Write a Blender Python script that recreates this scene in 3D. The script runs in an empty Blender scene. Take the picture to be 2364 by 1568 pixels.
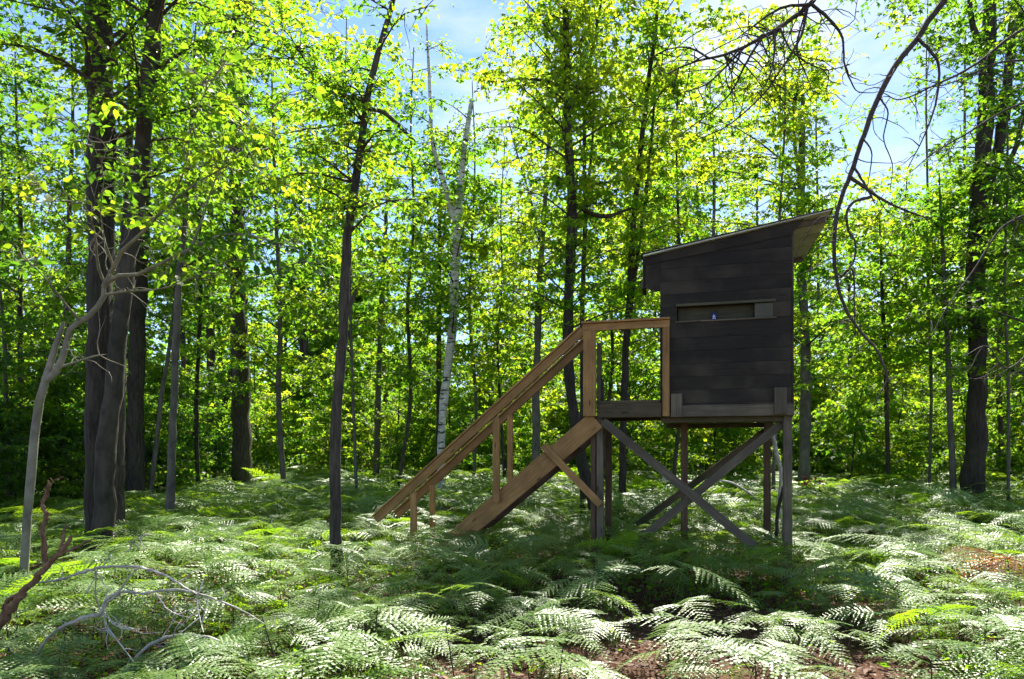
import bpy, math, random
import numpy as np
from mathutils import Matrix, Vector
R = math.radians
SC = bpy.context.scene
COL = SC.collection
rng = np.random.default_rng(7)
random.seed(7)

# ------------------------------------------------------------------ camera
CX, HY, FP, EYE = 1182.0, 1053.0, 1576.0, 1.3      # survey constants of the view: centre, horizon, focal length, eye height
cam = bpy.data.cameras.new('camera'); co = bpy.data.objects.new('camera', cam); COL.objects.link(co)
co.location = (0, 0, EYE); co.rotation_euler = (R(90), 0, 0)
cam.lens = 24.0; cam.sensor_width = 36.0; cam.shift_y = 0.1138; cam.clip_start = 0.05; cam.clip_end = 900
SC.camera = co
# ------------------------------------------------------------------ sky and sun
SUN_EL, SUN_AZ = 55.0, 14.0            # degrees; azimuth to the right of the view direction (+Y)
w = bpy.data.worlds.new('World'); SC.world = w; w.use_nodes = True
nt = w.node_tree; nt.nodes.clear()
def N(nt, t, **kw):
    n = nt.nodes.new(t)
    for k, v in kw.items(): setattr(n, k, v)
    return n
sky = N(nt, 'ShaderNodeTexSky', sky_type='NISHITA', sun_disc=False)
sky.sun_elevation = R(SUN_EL); sky.sun_rotation = R(SUN_AZ); sky.air_density = 0.9; sky.dust_density = 0.05; sky.ozone_density = 4.5
tc = N(nt, 'ShaderNodeTexCoord')
mp = N(nt, 'ShaderNodeMapping'); mp.inputs['Scale'].default_value = (1.0, 1.0, 2.2); mp.inputs['Location'].default_value = (0.35, 0.1, 0.2)
nz = N(nt, 'ShaderNodeTexNoise'); nz.inputs['Scale'].default_value = 2.6; nz.inputs['Detail'].default_value = 8; nz.inputs['Roughness'].default_value = 0.58; nz.inputs['Distortion'].default_value = 0.3
cr = N(nt, 'ShaderNodeValToRGB'); cr.color_ramp.elements[0].position = 0.47; cr.color_ramp.elements[1].position = 0.74
cr.color_ramp.elements[0].color = (0.0, 0.0, 0.0, 1); cr.color_ramp.elements[1].color = (0.9, 0.9, 0.9, 1)
mx = N(nt, 'ShaderNodeMix', data_type='RGBA'); mx.inputs[7].default_value = (4.4, 4.6, 4.9, 1)
bg = N(nt, 'ShaderNodeBackground'); bg.inputs['Strength'].default_value = 0.074
wo = N(nt, 'ShaderNodeOutputWorld')
L = nt.links.new
L(tc.outputs['Generated'], mp.inputs['Vector']); L(mp.outputs['Vector'], nz.inputs['Vector']); L(nz.outputs['Fac'], cr.inputs['Fac'])
L(cr.outputs['Color'], mx.inputs[0]); L(sky.outputs['Color'], mx.inputs[6]); L(mx.outputs[2], bg.inputs['Color']); L(bg.outputs['Background'], wo.inputs['Surface'])
sl = bpy.data.lights.new('sun', 'SUN'); sl.energy = 4.5; sl.angle = R(0.55); sl.color = (1.0, 0.945, 0.84)
so = bpy.data.objects.new('sun', sl); COL.objects.link(so); so.location = (4, 12, 20)
sd = Vector((math.sin(R(SUN_AZ)) * math.cos(R(SUN_EL)), math.cos(R(SUN_AZ)) * math.cos(R(SUN_EL)), math.sin(R(SUN_EL))))
so.rotation_euler = sd.to_track_quat('Z', 'Y').to_euler()
vs = SC.view_settings; vs.view_transform = 'Standard'; vs.look = 'None'; vs.gamma = 1.0; vs.use_curve_mapping = False
vs.exposure = 1.92
cy = SC.cycles
cy.max_bounces = 8; cy.diffuse_bounces = 5; cy.glossy_bounces = 2; cy.transmission_bounces = 6; cy.transparent_max_bounces = 4
cy.caustics_reflective = False; cy.caustics_refractive = False; cy.use_denoising = True; cy.use_adaptive_sampling = True; cy.adaptive_threshold = 0.03
cy.sample_clamp_indirect = 6.0

# ------------------------------------------------------------------ helpers
def pt(px, py, Y): return np.array([(px - CX) / FP * Y, Y, EYE - (py - HY) / FP * Y])
def proj(p): return CX + p[0] / p[1] * FP, HY - (p[2] - EYE) / p[1] * FP
def ground_z(x, y):
    return 0.05 * np.sin(x * .55 + 1.1) * np.cos(y * .43) + 0.03 * np.sin(x * 1.7 + y * .9) + 0.02 * np.sin(y * 2.1 - x * 1.3)
def tag(o, label=None, cat=None, group=None, kind=None):
    if label: o['label'] = label
    if cat: o['category'] = cat
    if group: o['group'] = group
    if kind: o['kind'] = kind
    return o
def empty(name, loc=(0, 0, 0), rz=0.0, parent=None):
    o = bpy.data.objects.new(name, None); COL.objects.link(o); o.location = loc; o.rotation_euler = (0, 0, rz); o.empty_display_size = .1
    if parent: o.parent = parent
    return o
def mk_mesh(name, V, faces, smooth=False, attrs=None):
    """V (n,3); faces: list of (m,k) int arrays; attrs: {name: per-vertex float array}"""
    V = np.asarray(V, dtype=np.float32); me = bpy.data.meshes.new(name)
    faces = [np.asarray(f, dtype=np.int32) for f in faces if len(f)]
    nl = sum(f.size for f in faces); npoly = sum(len(f) for f in faces)
    me.vertices.add(len(V)); me.vertices.foreach_set('co', V.ravel())
    me.loops.add(nl); me.loops.foreach_set('vertex_index', np.concatenate([f.ravel() for f in faces]))
    ls = []; c = 0
    for f in faces:
        ls.append(c + np.arange(len(f)) * f.shape[1]); c += f.size
    me.polygons.add(npoly); me.polygons.foreach_set('loop_start', np.concatenate(ls).astype(np.int32))
    if smooth: me.polygons.foreach_set('use_smooth', np.ones(npoly, dtype=bool))
    me.update(calc_edges=True)
    for k, a in (attrs or {}).items():
        at = me.attributes.new(k, 'FLOAT', 'POINT'); at.data.foreach_set('value', np.asarray(a, dtype=np.float32))
    return me
def obj(name, me, mat=None, parent=None, loc=None):
    o = bpy.data.objects.new(name, me); COL.objects.link(o)
    if mat and not me.materials: me.materials.append(mat)
    if parent: o.parent = parent
    if loc is not None: o.location = loc
    return o
def copy_tree(o, parent=None):
    c = o.copy(); COL.objects.link(c); c.parent = parent
    for ch in list(KIDS.get(o.name, [])): copy_tree(ch, c)
    return c
KIDS = {}
def kids_of(o): KIDS[o.name] = [c for c in bpy.data.objects if c.parent == o]; [kids_of(c) for c in KIDS[o.name]]
def unit(v): return v / np.maximum(np.linalg.norm(v, axis=-1, keepdims=True), 1e-9)
def smooth_path(P, n):
    P = np.asarray(P, float); k = len(P)
    if k < 3: return np.array([P[0] + (P[-1] - P[0]) * t for t in np.linspace(0, 1, n)])
    A = np.vstack([2 * P[0] - P[1], P, 2 * P[-1] - P[-2]]); out = []
    for t in np.linspace(0, k - 1 - 1e-6, n):
        i = int(t); u = t - i; p0, p1, p2, p3 = A[i], A[i + 1], A[i + 2], A[i + 3]
        out.append(.5 * ((2 * p1) + (-p0 + p2) * u + (2 * p0 - 5 * p1 + 4 * p2 - p3) * u * u + (-p0 + 3 * p1 - 3 * p2 + p3) * u ** 3))
    return np.array(out)
def tubes(P, Rr, S, cap=False, rough=0.0):
    """P (M,K,3) Rr (M,K): M tubes of K rings of S sides"""
    P = np.asarray(P, float); Rr = np.asarray(Rr, float)
    if P.ndim == 2: P = P[None]; Rr = Rr[None]
    M, K, _ = P.shape
    T = np.empty_like(P); T[:, 1:-1] = P[:, 2:] - P[:, :-2]; T[:, 0] = P[:, 1] - P[:, 0]; T[:, -1] = P[:, -1] - P[:, -2]; T = unit(T)
    ref = np.tile(np.array([.83, .52, .17]), (M, 1)); mean = unit(P[:, -1] - P[:, 0])
    bad = np.abs((ref * mean).sum(1)) > .85; ref[bad] = (-.4, .3, .86)
    A = unit(ref[:, None, :] - (ref[:, None, :] * T).sum(-1, keepdims=True) * T); B = np.cross(T, A)
    ang = np.arange(S) / S * 2 * np.pi
    rr = Rr[:, :, None] * np.ones(S)
    if rough: rr = rr * (1 + rough * rng.standard_normal(rr.shape) * .5 + rough * np.sin(ang * 3 + rng.uniform(0, 6)) * .6)
    V = P[:, :, None, :] + rr[..., None] * (np.cos(ang)[None, None, :, None] * A[:, :, None, :] + np.sin(ang)[None, None, :, None] * B[:, :, None, :])
    idx = np.arange(M * K * S).reshape(M, K, S); n = np.roll(idx, -1, axis=2)
    F = np.stack([idx[:, :-1], n[:, :-1], n[:, 1:], idx[:, 1:]], -1).reshape(-1, 4)
    return V.reshape(-1, 3), F
class MB:
    """collects several vertex/face blocks into one mesh"""
    def __init__(s): s.V = []; s.F = []; s.n = 0; s.A = []
    def add(s, V, *Fs, a=None):
        s.V.append(np.asarray(V, float))
        for F in Fs: s.F.append(np.asarray(F) + s.n)
        s.n += len(V); s.A.append(np.zeros(len(V)) if a is None else np.asarray(a))
    def mesh(s, name, smooth=False, attr=None):
        return mk_mesh(name, np.concatenate(s.V), s.F, smooth, {attr: np.concatenate(s.A)} if attr else None)

LEAF = {
 'maple': (np.array([(0, 0, 0), (.52, .24, -.10), (.19, .47, .02), (0, 1, -.14), (-.19, .47, .02), (-.52, .24, -.10)]), np.array([(0, 1, 2), (0, 2, 3), (0, 3, 4), (0, 4, 5)])),
 'ovate': (np.array([(0, 0, 0), (.27, .42, .06), (0, 1, -.12), (-.27, .42, .06)]), np.array([(0, 1, 2), (0, 2, 3)])),
 'big': (np.array([(0, 0, 0), (.21, .22, .06), (.27, .52, .05), (0, 1, -.22), (-.27, .52, .05), (-.21, .22, .06), (0, .48, -.02)]), np.array([(0, 1, 6), (1, 2, 6), (2, 3, 6), (3, 4, 6), (4, 5, 6), (5, 0, 6)])),
}
def leaf_block(P, D, Nn, S, tone, kind):
    sh, tri = LEAF[kind]; n = len(P); k = len(sh)
    D = unit(D); X = unit(np.cross(D, Nn)); Z = np.cross(X, D)
    wv = rng.uniform(.8, 1.2, n)
    V = P[:, None] + S[:, None, None] * (sh[None, :, 0, None] * X[:, None] * wv[:, None, None] + sh[None, :, 1, None] * D[:, None] + sh[None, :, 2, None] * Z[:, None] * rng.uniform(.3, 1.8, n)[:, None, None])
    F = (np.arange(n) * k)[:, None, None] + tri[None]
    return V.reshape(-1, 3), F.reshape(-1, 3), np.repeat(tone, k)

# ------------------------------------------------------------------ materials
def new_mat(name):
    m = bpy.data.materials.new(name); m.use_nodes = True; nt = m.node_tree
    return m, nt, nt.nodes['Principled BSDF'], nt.nodes['Material Output']
def ramp(nt, fac, stops):
    r = N(nt, 'ShaderNodeValToRGB'); e = r.color_ramp.elements
    while len(e) < len(stops): e.new(.5)
    for x, (p, c) in zip(e, stops): x.position = p; x.color = (*c, 1)
    nt.links.new(fac, r.inputs['Fac']); return r.outputs['Color']
def leaf_mat(name, refl, trans, rough=.5, spec=.28, mixf=.62, jitter=.25, top=None):
    """refl/trans: (deep, mid, light) colours over the per-leaf tone"""
    m, nt, b, out = new_mat(name); l = nt.links.new
    at = N(nt, 'ShaderNodeAttribute', attribute_name='tone'); oi = N(nt, 'ShaderNodeObjectInfo')
    ma = N(nt, 'ShaderNodeMath', operation='MULTIPLY_ADD'); ma.inputs[1].default_value = jitter; ma.inputs[2].default_value = -jitter / 2
    l(oi.outputs['Random'], ma.inputs[0])
    ad = N(nt, 'ShaderNodeMath', operation='ADD'); l(at.outputs['Fac'], ad.inputs[0]); l(ma.outputs[0], ad.inputs[1])
    c1 = ramp(nt, ad.outputs[0], [(0, refl[0]), (.5, refl[1]), (1, refl[2])]); c2 = ramp(nt, ad.outputs[0], [(0, trans[0]), (.5, trans[1]), (1, trans[2])])
    l(c1, b.inputs['Base Color']); b.inputs['Roughness'].default_value = rough; b.inputs['Specular IOR Level'].default_value = spec
    t = N(nt, 'ShaderNodeBsdfTranslucent'); l(c2, t.inputs['Color'])
    mix = N(nt, 'ShaderNodeMixShader'); mix.inputs[0].default_value = mixf
    l(b.outputs[0], mix.inputs[1]); l(t.outputs[0], mix.inputs[2]); l(mix.outputs[0], out.inputs['Surface'])
    return m
def bark_mat(name, dark, light, scale=(34, 34, 4.5), bump=1.0, moss=None, birch=False):
    m, nt, b, out = new_mat(name); l = nt.links.new
    tc = N(nt, 'ShaderNodeTexCoord'); mp = N(nt, 'ShaderNodeMapping'); mp.inputs['Scale'].default_value = scale
    l(tc.outputs['Object'], mp.inputs['Vector'])
    nz = N(nt, 'ShaderNodeTexNoise'); nz.inputs['Scale'].default_value = 1; nz.inputs['Detail'].default_value = 6; nz.inputs['Roughness'].default_value = .65; nz.inputs['Distortion'].default_value = .6
    l(mp.outputs[0], nz.inputs['Vector'])
    c = ramp(nt, nz.outputs['Fac'], [(.33, dark), (.66, light)])
    n2 = N(nt, 'ShaderNodeTexNoise'); n2.inputs['Scale'].default_value = 1.7; n2.inputs['Detail'].default_value = 3; l(tc.outputs['Object'], n2.inputs['Vector'])
    mx = N(nt, 'ShaderNodeMix', data_type='RGBA', blend_type='MULTIPLY'); mx.inputs[0].default_value = .7
    l(c, mx.inputs[6]); l(ramp(nt, n2.outputs['Fac'], [(.3, (.55, .55, .5)), (.7, (1.25, 1.2, 1.15))]), mx.inputs[7]); c = mx.outputs[2]
    if birch:
        mp2 = N(nt, 'ShaderNodeMapping'); mp2.inputs['Scale'].default_value = (5, 5, 20); l(tc.outputs['Object'], mp2.inputs['Vector'])
        n3 = N(nt, 'ShaderNodeTexNoise'); n3.inputs['Scale'].default_value = 1; n3.inputs['Detail'].default_value = 4; l(mp2.outputs[0], n3.inputs['Vector'])
        m2 = N(nt, 'ShaderNodeMix', data_type='RGBA'); m2.inputs[7].default_value = (.035, .03, .028, 1); l(c, m2.inputs[6])
        l(ramp(nt, n3.outputs['Fac'], [(.56, (0, 0, 0)), (.64, (1, 1, 1))]), m2.inputs[0]); c = m2.outputs[2]
    if moss:
        n4 = N(nt, 'ShaderNodeTexNoise'); n4.inputs['Scale'].default_value = 5; n4.inputs['Detail'].default_value = 6; l(tc.outputs['Object'], n4.inputs['Vector'])
        m3 = N(nt, 'ShaderNodeMix', data_type='RGBA'); m3.inputs[7].default_value = (*moss, 1); l(c, m3.inputs[6])
        l(ramp(nt, n4.outputs['Fac'], [(.52, (0, 0, 0)), (.72, (.7, .7, .7))]), m3.inputs[0]); c = m3.outputs[2]
    l(c, b.inputs['Base Color']); b.inputs['Roughness'].default_value = .9; b.inputs['Specular IOR Level'].default_value = .25
    bp = N(nt, 'ShaderNodeBump'); bp.inputs['Strength'].default_value = bump; bp.inputs['Distance'].default_value = .035
    l(nz.outputs['Fac'], bp.inputs['Height']); l(bp.outputs[0], b.inputs['Normal'])
    return m
def wood_mat(name, dark, light, stain=None, stain_lo=.5, rough=.75, grain=(1.5, 30, 30)):
    m, nt, b, out = new_mat(name); l = nt.links.new
    tc = N(nt, 'ShaderNodeTexCoord'); oi = N(nt, 'ShaderNodeObjectInfo')
    off = N(nt, 'ShaderNodeVectorMath', operation='SCALE'); off.inputs[0].default_value = (7, 5, 3); l(oi.outputs['Random'], off.inputs['Scale'])
    av = N(nt, 'ShaderNodeVectorMath', operation='ADD'); l(tc.outputs['Object'], av.inputs[0]); l(off.outputs[0], av.inputs[1])
    mp = N(nt, 'ShaderNodeMapping'); mp.inputs['Scale'].default_value = grain; l(av.outputs[0], mp.inputs['Vector'])
    nz = N(nt, 'ShaderNodeTexNoise'); nz.inputs['Scale'].default_value = 1.6; nz.inputs['Detail'].default_value = 7; nz.inputs['Roughness'].default_value = .7; nz.inputs['Distortion'].default_value = .8
    l(mp.outputs[0], nz.inputs['Vector'])
    c = ramp(nt, nz.outputs['Fac'], [(.3, dark), (.68, light)])
    n2 = N(nt, 'ShaderNodeTexNoise'); n2.inputs['Scale'].default_value = 3.5; n2.inputs['Detail'].default_value = 5; l(av.outputs[0], n2.inputs['Vector'])
    mu = N(nt, 'ShaderNodeMix', data_type='RGBA', blend_type='MULTIPLY'); mu.inputs[0].default_value = .8
    l(c, mu.inputs[6]); l(ramp(nt, n2.outputs['Fac'], [(.3, (.6, .6, .6)), (.7, (1.2, 1.2, 1.2))]), mu.inputs[7]); c = mu.outputs[2]
    if stain:
        n3 = N(nt, 'ShaderNodeTexNoise'); n3.inputs['Scale'].default_value = 2.2; n3.inputs['Detail'].default_value = 7; l(av.outputs[0], n3.inputs['Vector'])
        m2 = N(nt, 'ShaderNodeMix', data_type='RGBA'); m2.inputs[7].default_value = (*stain, 1); l(c, m2.inputs[6])
        l(ramp(nt, n3.outputs['Fac'], [(stain_lo, (0, 0, 0)), (stain_lo + .2, (.8, .8, .8))]), m2.inputs[0]); c = m2.outputs[2]
    kp = N(nt, 'ShaderNodeMapping'); kp.inputs['Scale'].default_value = (3.2, 11, 11); l(av.outputs[0], kp.inputs['Vector'])
    vo = N(nt, 'ShaderNodeTexVoronoi'); vo.inputs['Scale'].default_value = 1.0; l(kp.outputs[0], vo.inputs['Vector'])
    mk = N(nt, 'ShaderNodeMix', data_type='RGBA', blend_type='MULTIPLY'); mk.inputs[0].default_value = 1.0; l(c, mk.inputs[6])
    l(ramp(nt, vo.outputs['Distance'], [(.06, (.35, .30, .26)), (.16, (1, 1, 1))]), mk.inputs[7]); c = mk.outputs[2]
    hv = N(nt, 'ShaderNodeHueSaturation'); rv = N(nt, 'ShaderNodeMapRange'); rv.inputs['To Min'].default_value = .78; rv.inputs['To Max'].default_value = 1.22
    l(oi.outputs['Random'], rv.inputs['Value']); l(rv.outputs[0], hv.inputs['Value']); l(c, hv.inputs['Color'])
    l(hv.outputs[0], b.inputs['Base Color']); b.inputs['Roughness'].default_value = rough; b.inputs['Specular IOR Level'].default_value = .3
    bp = N(nt, 'ShaderNodeBump'); bp.inputs['Strength'].default_value = .35; bp.inputs['Distance'].default_value = .006
    l(nz.outputs['Fac'], bp.inputs['Height']); l(bp.outputs[0], b.inputs['Normal'])
    return m
M = {}
M['maple'] = leaf_mat('leaf_maple', ((.030, .085, .010), (.055, .125, .012), (.090, .145, .012)), ((.10, .28, .010), (.25, .50, .014), (.54, .64, .02)))
M['green'] = leaf_mat('leaf_green', ((.026, .070, .014), (.045, .105, .014), (.080, .130, .014)), ((.09, .24, .012), (.25, .46, .014), (.48, .60, .02)))
M['deep'] = leaf_mat('leaf_deep', ((.020, .060, .016), (.035, .085, .016), (.060, .110, .016)), ((.06, .19, .012), (.13, .34, .014), (.28, .50, .02)))
M['fern'] = leaf_mat('fern_blade', ((.085, .180, .030), (.120, .210, .030), (.165, .230, .034)), ((.17, .40, .012), (.32, .53, .014), (.52, .62, .02)), rough=.44, spec=1.0, mixf=.48)
M['redleaf'] = leaf_mat('leaf_red', ((.10, .015, .02), (.15, .03, .02), (.2, .08, .02)), ((.22, .02, .03), (.3, .05, .03), (.35, .16, .03)))
M['deadfern'] = leaf_mat('fern_dead', ((.14, .06, .025), (.20, .09, .035), (.28, .16, .05)), ((.25, .09, .03), (.35, .14, .04), (.45, .25, .05)), rough=.7)
M['needle'] = leaf_mat('leaf_needle', ((.02, .055, .018), (.03, .07, .02), (.05, .09, .02)), ((.04, .12, .02), (.06, .18, .02), (.1, .24, .02)))
M['litter'] = leaf_mat('leaf_litter', ((.060, .028, .018), (.125, .062, .040), (.25, .16, .10)), ((.08, .03, .02), (.12, .05, .03), (.18, .10, .05)), rough=.7, mixf=.15)
M['bark'] = bark_mat('bark_grey_brown', (.032, .025, .020), (.120, .100, .080))
M['bark_dark'] = bark_mat('bark_dark', (.021, .017, .014), (.076, .062, .050), moss=(.03, .045, .015))
M['bark_smooth'] = bark_mat('bark_smooth', (.070, .064, .055), (.150, .138, .118), scale=(7, 7, 5), bump=.2)
M['bark_mid'] = bark_mat('bark_mid', (.028, .024, .019), (.072, .061, .048), scale=(9, 9, 4), bump=.5)
M['bark_pale'] = bark_mat('bark_pale', (.15, .135, .105), (.28, .255, .205), scale=(7, 7, 9), bump=.15, moss=(.12, .13, .05))
M['birch'] = bark_mat('bark_birch', (.36, .35, .33), (.72, .70, .66), scale=(9, 9, 16), bump=.2, birch=True)
M['twig'] = bark_mat('twig_bark', (.035, .026, .022), (.085, .066, .058), scale=(18, 18, 18), bump=.3)
M['deadwood'] = bark_mat('dead_wood', (.10, .050, .028), (.33, .20, .125), scale=(30, 30, 10), bump=.8)
M['deadgrey'] = bark_mat('dead_grey_twig', (.30, .27, .25), (.58, .54, .50), scale=(20, 20, 20), bump=.3)
M['lumber'] = wood_mat('treated_lumber', (.205, .098, .034), (.430, .235, .086), stain=(.14, .105, .035), stain_lo=.58)
M['lumber_grey'] = wood_mat('weathered_lumber', (.066, .051, .034), (.160, .126, .088), stain=(.045, .033, .022), stain_lo=.55)
M['lumber_moss'] = wood_mat('mossy_lumber', (.055, .040, .022), (.135, .095, .052), stain=(.030, .036, .012), stain_lo=.45)
M['lumber_red'] = wood_mat('red_brown_lumber', (.075, .042, .025), (.160, .092, .055))
M['siding'] = wood_mat('charcoal_siding', (.0112, .0078, .0048), (.029, .0208, .0136), stain=(.062, .047, .032), stain_lo=.48)
M['ply_pale'] = wood_mat('pale_plywood', (.38, .41, .39), (.58, .62, .60), stain=(.30, .31, .26), stain_lo=.55)
M['shutter'] = wood_mat('dull_shutter', (.075, .072, .050), (.120, .115, .085))
M['trim_olive'] = wood_mat('olive_trim', (.045, .042, .022), (.085, .078, .045))
M['roofing'] = bark_mat('roofing_felt', (.035, .034, .032), (.07, .068, .06), scale=(40, 40, 40), bump=.4, moss=(.07, .085, .02))
m_, nt_, b_, o_ = new_mat('blue_plastic'); b_.inputs['Base Color'].default_value = (.02, .035, .20, 1); b_.inputs['Roughness'].default_value = .25; M['blue'] = m_
m_, nt_, b_, o_ = new_mat('white_print'); b_.inputs['Base Color'].default_value = (.8, .8, .8, 1); b_.inputs['Roughness'].default_value = .5; M['white'] = m_
m_, nt_, b_, o_ = new_mat('grey_stone')
tcn = N(nt_, 'ShaderNodeTexCoord'); nzz = N(nt_, 'ShaderNodeTexNoise'); nzz.inputs['Scale'].default_value = 6; nzz.inputs['Detail'].default_value = 8; nt_.links.new(tcn.outputs['Object'], nzz.inputs['Vector'])
nt_.links.new(ramp(nt_, nzz.outputs['Fac'], [(.3, (.05, .05, .04)), (.7, (.17, .165, .15))]), b_.inputs['Base Color']); b_.inputs['Roughness'].default_value = .9; M['stone'] = m_
# forest floor: reddish leaf litter over dark soil
m_, nt_, b_, o_ = new_mat('forest_floor'); l_ = nt_.links.new
tcn = N(nt_, 'ShaderNodeTexCoord')
n1 = N(nt_, 'ShaderNodeTexNoise'); n1.inputs['Scale'].default_value = 28; n1.inputs['Detail'].default_value = 9; n1.inputs['Roughness'].default_value = .75; l_(tcn.outputs['Object'], n1.inputs['Vector'])
n2 = N(nt_, 'ShaderNodeTexNoise'); n2.inputs['Scale'].default_value = 1.1; n2.inputs['Detail'].default_value = 5; l_(tcn.outputs['Object'], n2.inputs['Vector'])
mu = N(nt_, 'ShaderNodeMix', data_type='RGBA', blend_type='MULTIPLY'); mu.inputs[0].default_value = .8
l_(ramp(nt_, n1.outputs['Fac'], [(.3, (.030, .017, .011)), (.55, (.105, .056, .036)), (.75, (.22, .14, .09))]), mu.inputs[6])
l_(ramp(nt_, n2.outputs['Fac'], [(.3, (.55, .5, .48)), (.7, (1.1, 1.0, .95))]), mu.inputs[7]); l_(mu.outputs[2], b_.inputs['Base Color'])
b_.inputs['Roughness'].default_value = .95; b_.inputs['Specular IOR Level'].default_value = .15
bp = N(nt_, 'ShaderNodeBump'); bp.inputs['Strength'].default_value = .8; bp.inputs['Distance'].default_value = .03; l_(n1.outputs['Fac'], bp.inputs['Height']); l_(bp.outputs[0], b_.inputs['Normal'])
M['floor'] = m_

# ------------------------------------------------------------------ ground: one sheet to the horizon
gx = np.concatenate([[-400, -200, -100, -60], np.arange(-40, 40.1, .8), [60, 100, 200, 400]])
gy = np.concatenate([[-60, -20, -8], np.arange(-2, 60.1, .8), [80, 120, 200, 420, 700]])
GX, GY = np.meshgrid(gx, gy); GZ = np.where(np.abs(GX) < 50, ground_z(GX, GY), 0)
idx = np.arange(GX.size).reshape(GX.shape)
gF = np.stack([idx[:-1, :-1], idx[:-1, 1:], idx[1:, 1:], idx[1:, :-1]], -1).reshape(-1, 4)
g = obj('ground', mk_mesh('ground', np.stack([GX, GY, GZ], -1).reshape(-1, 3), [gF], True), M['floor']); tag(g, 'reddish brown forest floor of needles and leaf litter', 'ground', kind='structure')

# ------------------------------------------------------------------ trees
# openings in the canopy through which the sky shows: direction (survey px), half-widths, share of branches missing there
GAPS = [(965, 170, 55, 110, .85), (1165, 370, 70, 70, .85), (1085, 110, 35, 90, .7), (2010, 250, 90, 145, .88), (2115, 325, 75, 65, .82), (2080, 110, 45, 60, .6),
        (868, 550, 26, 60, .75), (95, 90, 45, 55, .75), (85, 500, 55, 40, .75), (372, 430, 26, 65, .75), (1720, 510, 80, 35, .6), (1905, 330, 30, 70, .7)]
def in_gap(p, pad=0):
    x, y = proj(p)
    for gx_, gy_, rx, ry, pr in GAPS:
        if ((x - gx_) / (rx + pad)) ** 2 + ((y - gy_) / (ry + pad)) ** 2 < 1 and rng.random() < pr: return True
    return False
class Tree:
    def __init__(s, base): s.base = np.asarray(base, float); s.tw = []; s.twr = []; s.lb = MB(); s.lf = MB(); s.nleaf = 0
    def limb(s, P, r0, r1, S=6, n=9, rough=.05):
        Q = smooth_path(P, n); rr = r0 + (r1 - r0) * np.linspace(0, 1, n) ** .8
        V, F = tubes(Q, rr, S, rough=rough); s.lb.add(V, F); return Q
    def leafy(s, Q, n_tw, reach, size, tone, kind, per=16, flat=.25, droop=.25, frm=.3, up=.85):
        """twigs with leaves along the limb path Q"""
        t = np.clip(rng.uniform(frm, 1.02, n_tw), 0, .999) * (len(Q) - 1); i = t.astype(int); u = (t - i)[:, None]
        S0 = Q[i] * (1 - u) + Q[np.minimum(i + 1, len(Q) - 1)] * u
        D = rng.standard_normal((n_tw, 3)); D[:, 2] *= flat; fw = unit(Q[-1] - Q[0]); D = unit(unit(D) + .45 * fw)
        Ln = reach * rng.uniform(.45, 1.1, n_tw)
        k = np.linspace(0, 1, 4)
        P = S0[:, None] + D[:, None] * (Ln[:, None] * k)[..., None]; P[:, :, 2] -= droop * Ln[:, None] * (k ** 2)[None]
        P[:, 1:] += rng.standard_normal((n_tw, 3, 3)) * (Ln * .05)[:, None, None]
        s.tw.append(P); s.twr.append(np.outer(np.full(n_tw, 1.0), np.array([.007, .005, .0035, .0015])) * (.6 + .4 * reach))
        m = n_tw * per
        tt = rng.uniform(.12, 1.0, (n_tw, per)) * 3; ii = np.minimum(tt.astype(int), 2); uu = (tt - ii)[..., None]
        ar = np.arange(n_tw)[:, None]
        B = P[ar, ii] * (1 - uu) + P[ar, ii + 1] * uu
        TD = unit(P[ar, ii + 1] - P[ar, ii]); sd_ = np.cross(TD, np.array([0, 0, 1.0])); sgn = rng.choice([-1, 1], (n_tw, per, 1))
        off = np.abs(rng.normal(0, .10, (n_tw, per, 1))) * (.5 + reach * .6)
        B = B + sd_ * sgn * off + rng.normal(0, .025, B.shape)
        LD = TD * .6 + sd_ * sgn * .8 + rng.normal(0, .35, B.shape); LD[..., 2] -= .25
        NN = np.array([0, 0, up]) + rng.normal(0, .5, B.shape)
        tn = np.clip(tone + rng.normal(0, .15) + np.repeat(rng.normal(0, .10, (n_tw, 1)), per, 1) + rng.normal(0, .12, (n_tw, per)), 0, 1)
        V, F, a = leaf_block(B.reshape(-1, 3), LD.reshape(-1, 3), NN.reshape(-1, 3), size * rng.uniform(.6, 1.25, m), tn.ravel(), kind)
        s.lf.add(V, F, a=a); s.nleaf += m
    def finish(s, root, trunk_parts, bark, leaf, twig_mat=None, S=3, name='crown'):
        for nm, V, F, mt in trunk_parts: obj(nm, mk_mesh(nm, V - s.base, [F], True), mt, root)
        if s.tw:
            P = np.concatenate(s.tw); Rr = np.concatenate(s.twr); V, F = tubes(P, Rr, S); s.lb.add(V, F)
        if s.lb.n:
            s.lb.V = [v - s.base for v in s.lb.V]; obj('branches', s.lb.mesh('branches', True), twig_mat or bark, root)['kind'] = 'stuff'
        if s.lf.n:
            s.lf.V = [v - s.base for v in s.lf.V]; obj(name, s.lf.mesh(name, False, 'tone'), leaf, root)
def stem_path(pts, Y, widths, Yt=None, to_ground=True):
    """survey points (px,py) at distance Y, widths in px -> 3D path from the base up, radii in m"""
    n = len(pts); Ys = np.linspace(Y, Yt if Yt else Y, n)
    P = [pt(x, y, yy) for (x, y), yy in zip(pts, Ys)]; rr = [wd / FP * yy / 2 for wd, yy in zip(np.interp(np.linspace(0, 1, n), np.linspace(0, 1, len(widths)), widths), Ys)]
    if to_ground:
        p0 = P[0].copy(); p0[2] = ground_z(p0[0], p0[1]) - .08
        if P[0][2] > p0[2] + .1: P.insert(0, p0); rr.insert(0, rr[0] * 1.18)
    return np.array(P), np.array(rr)
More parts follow.
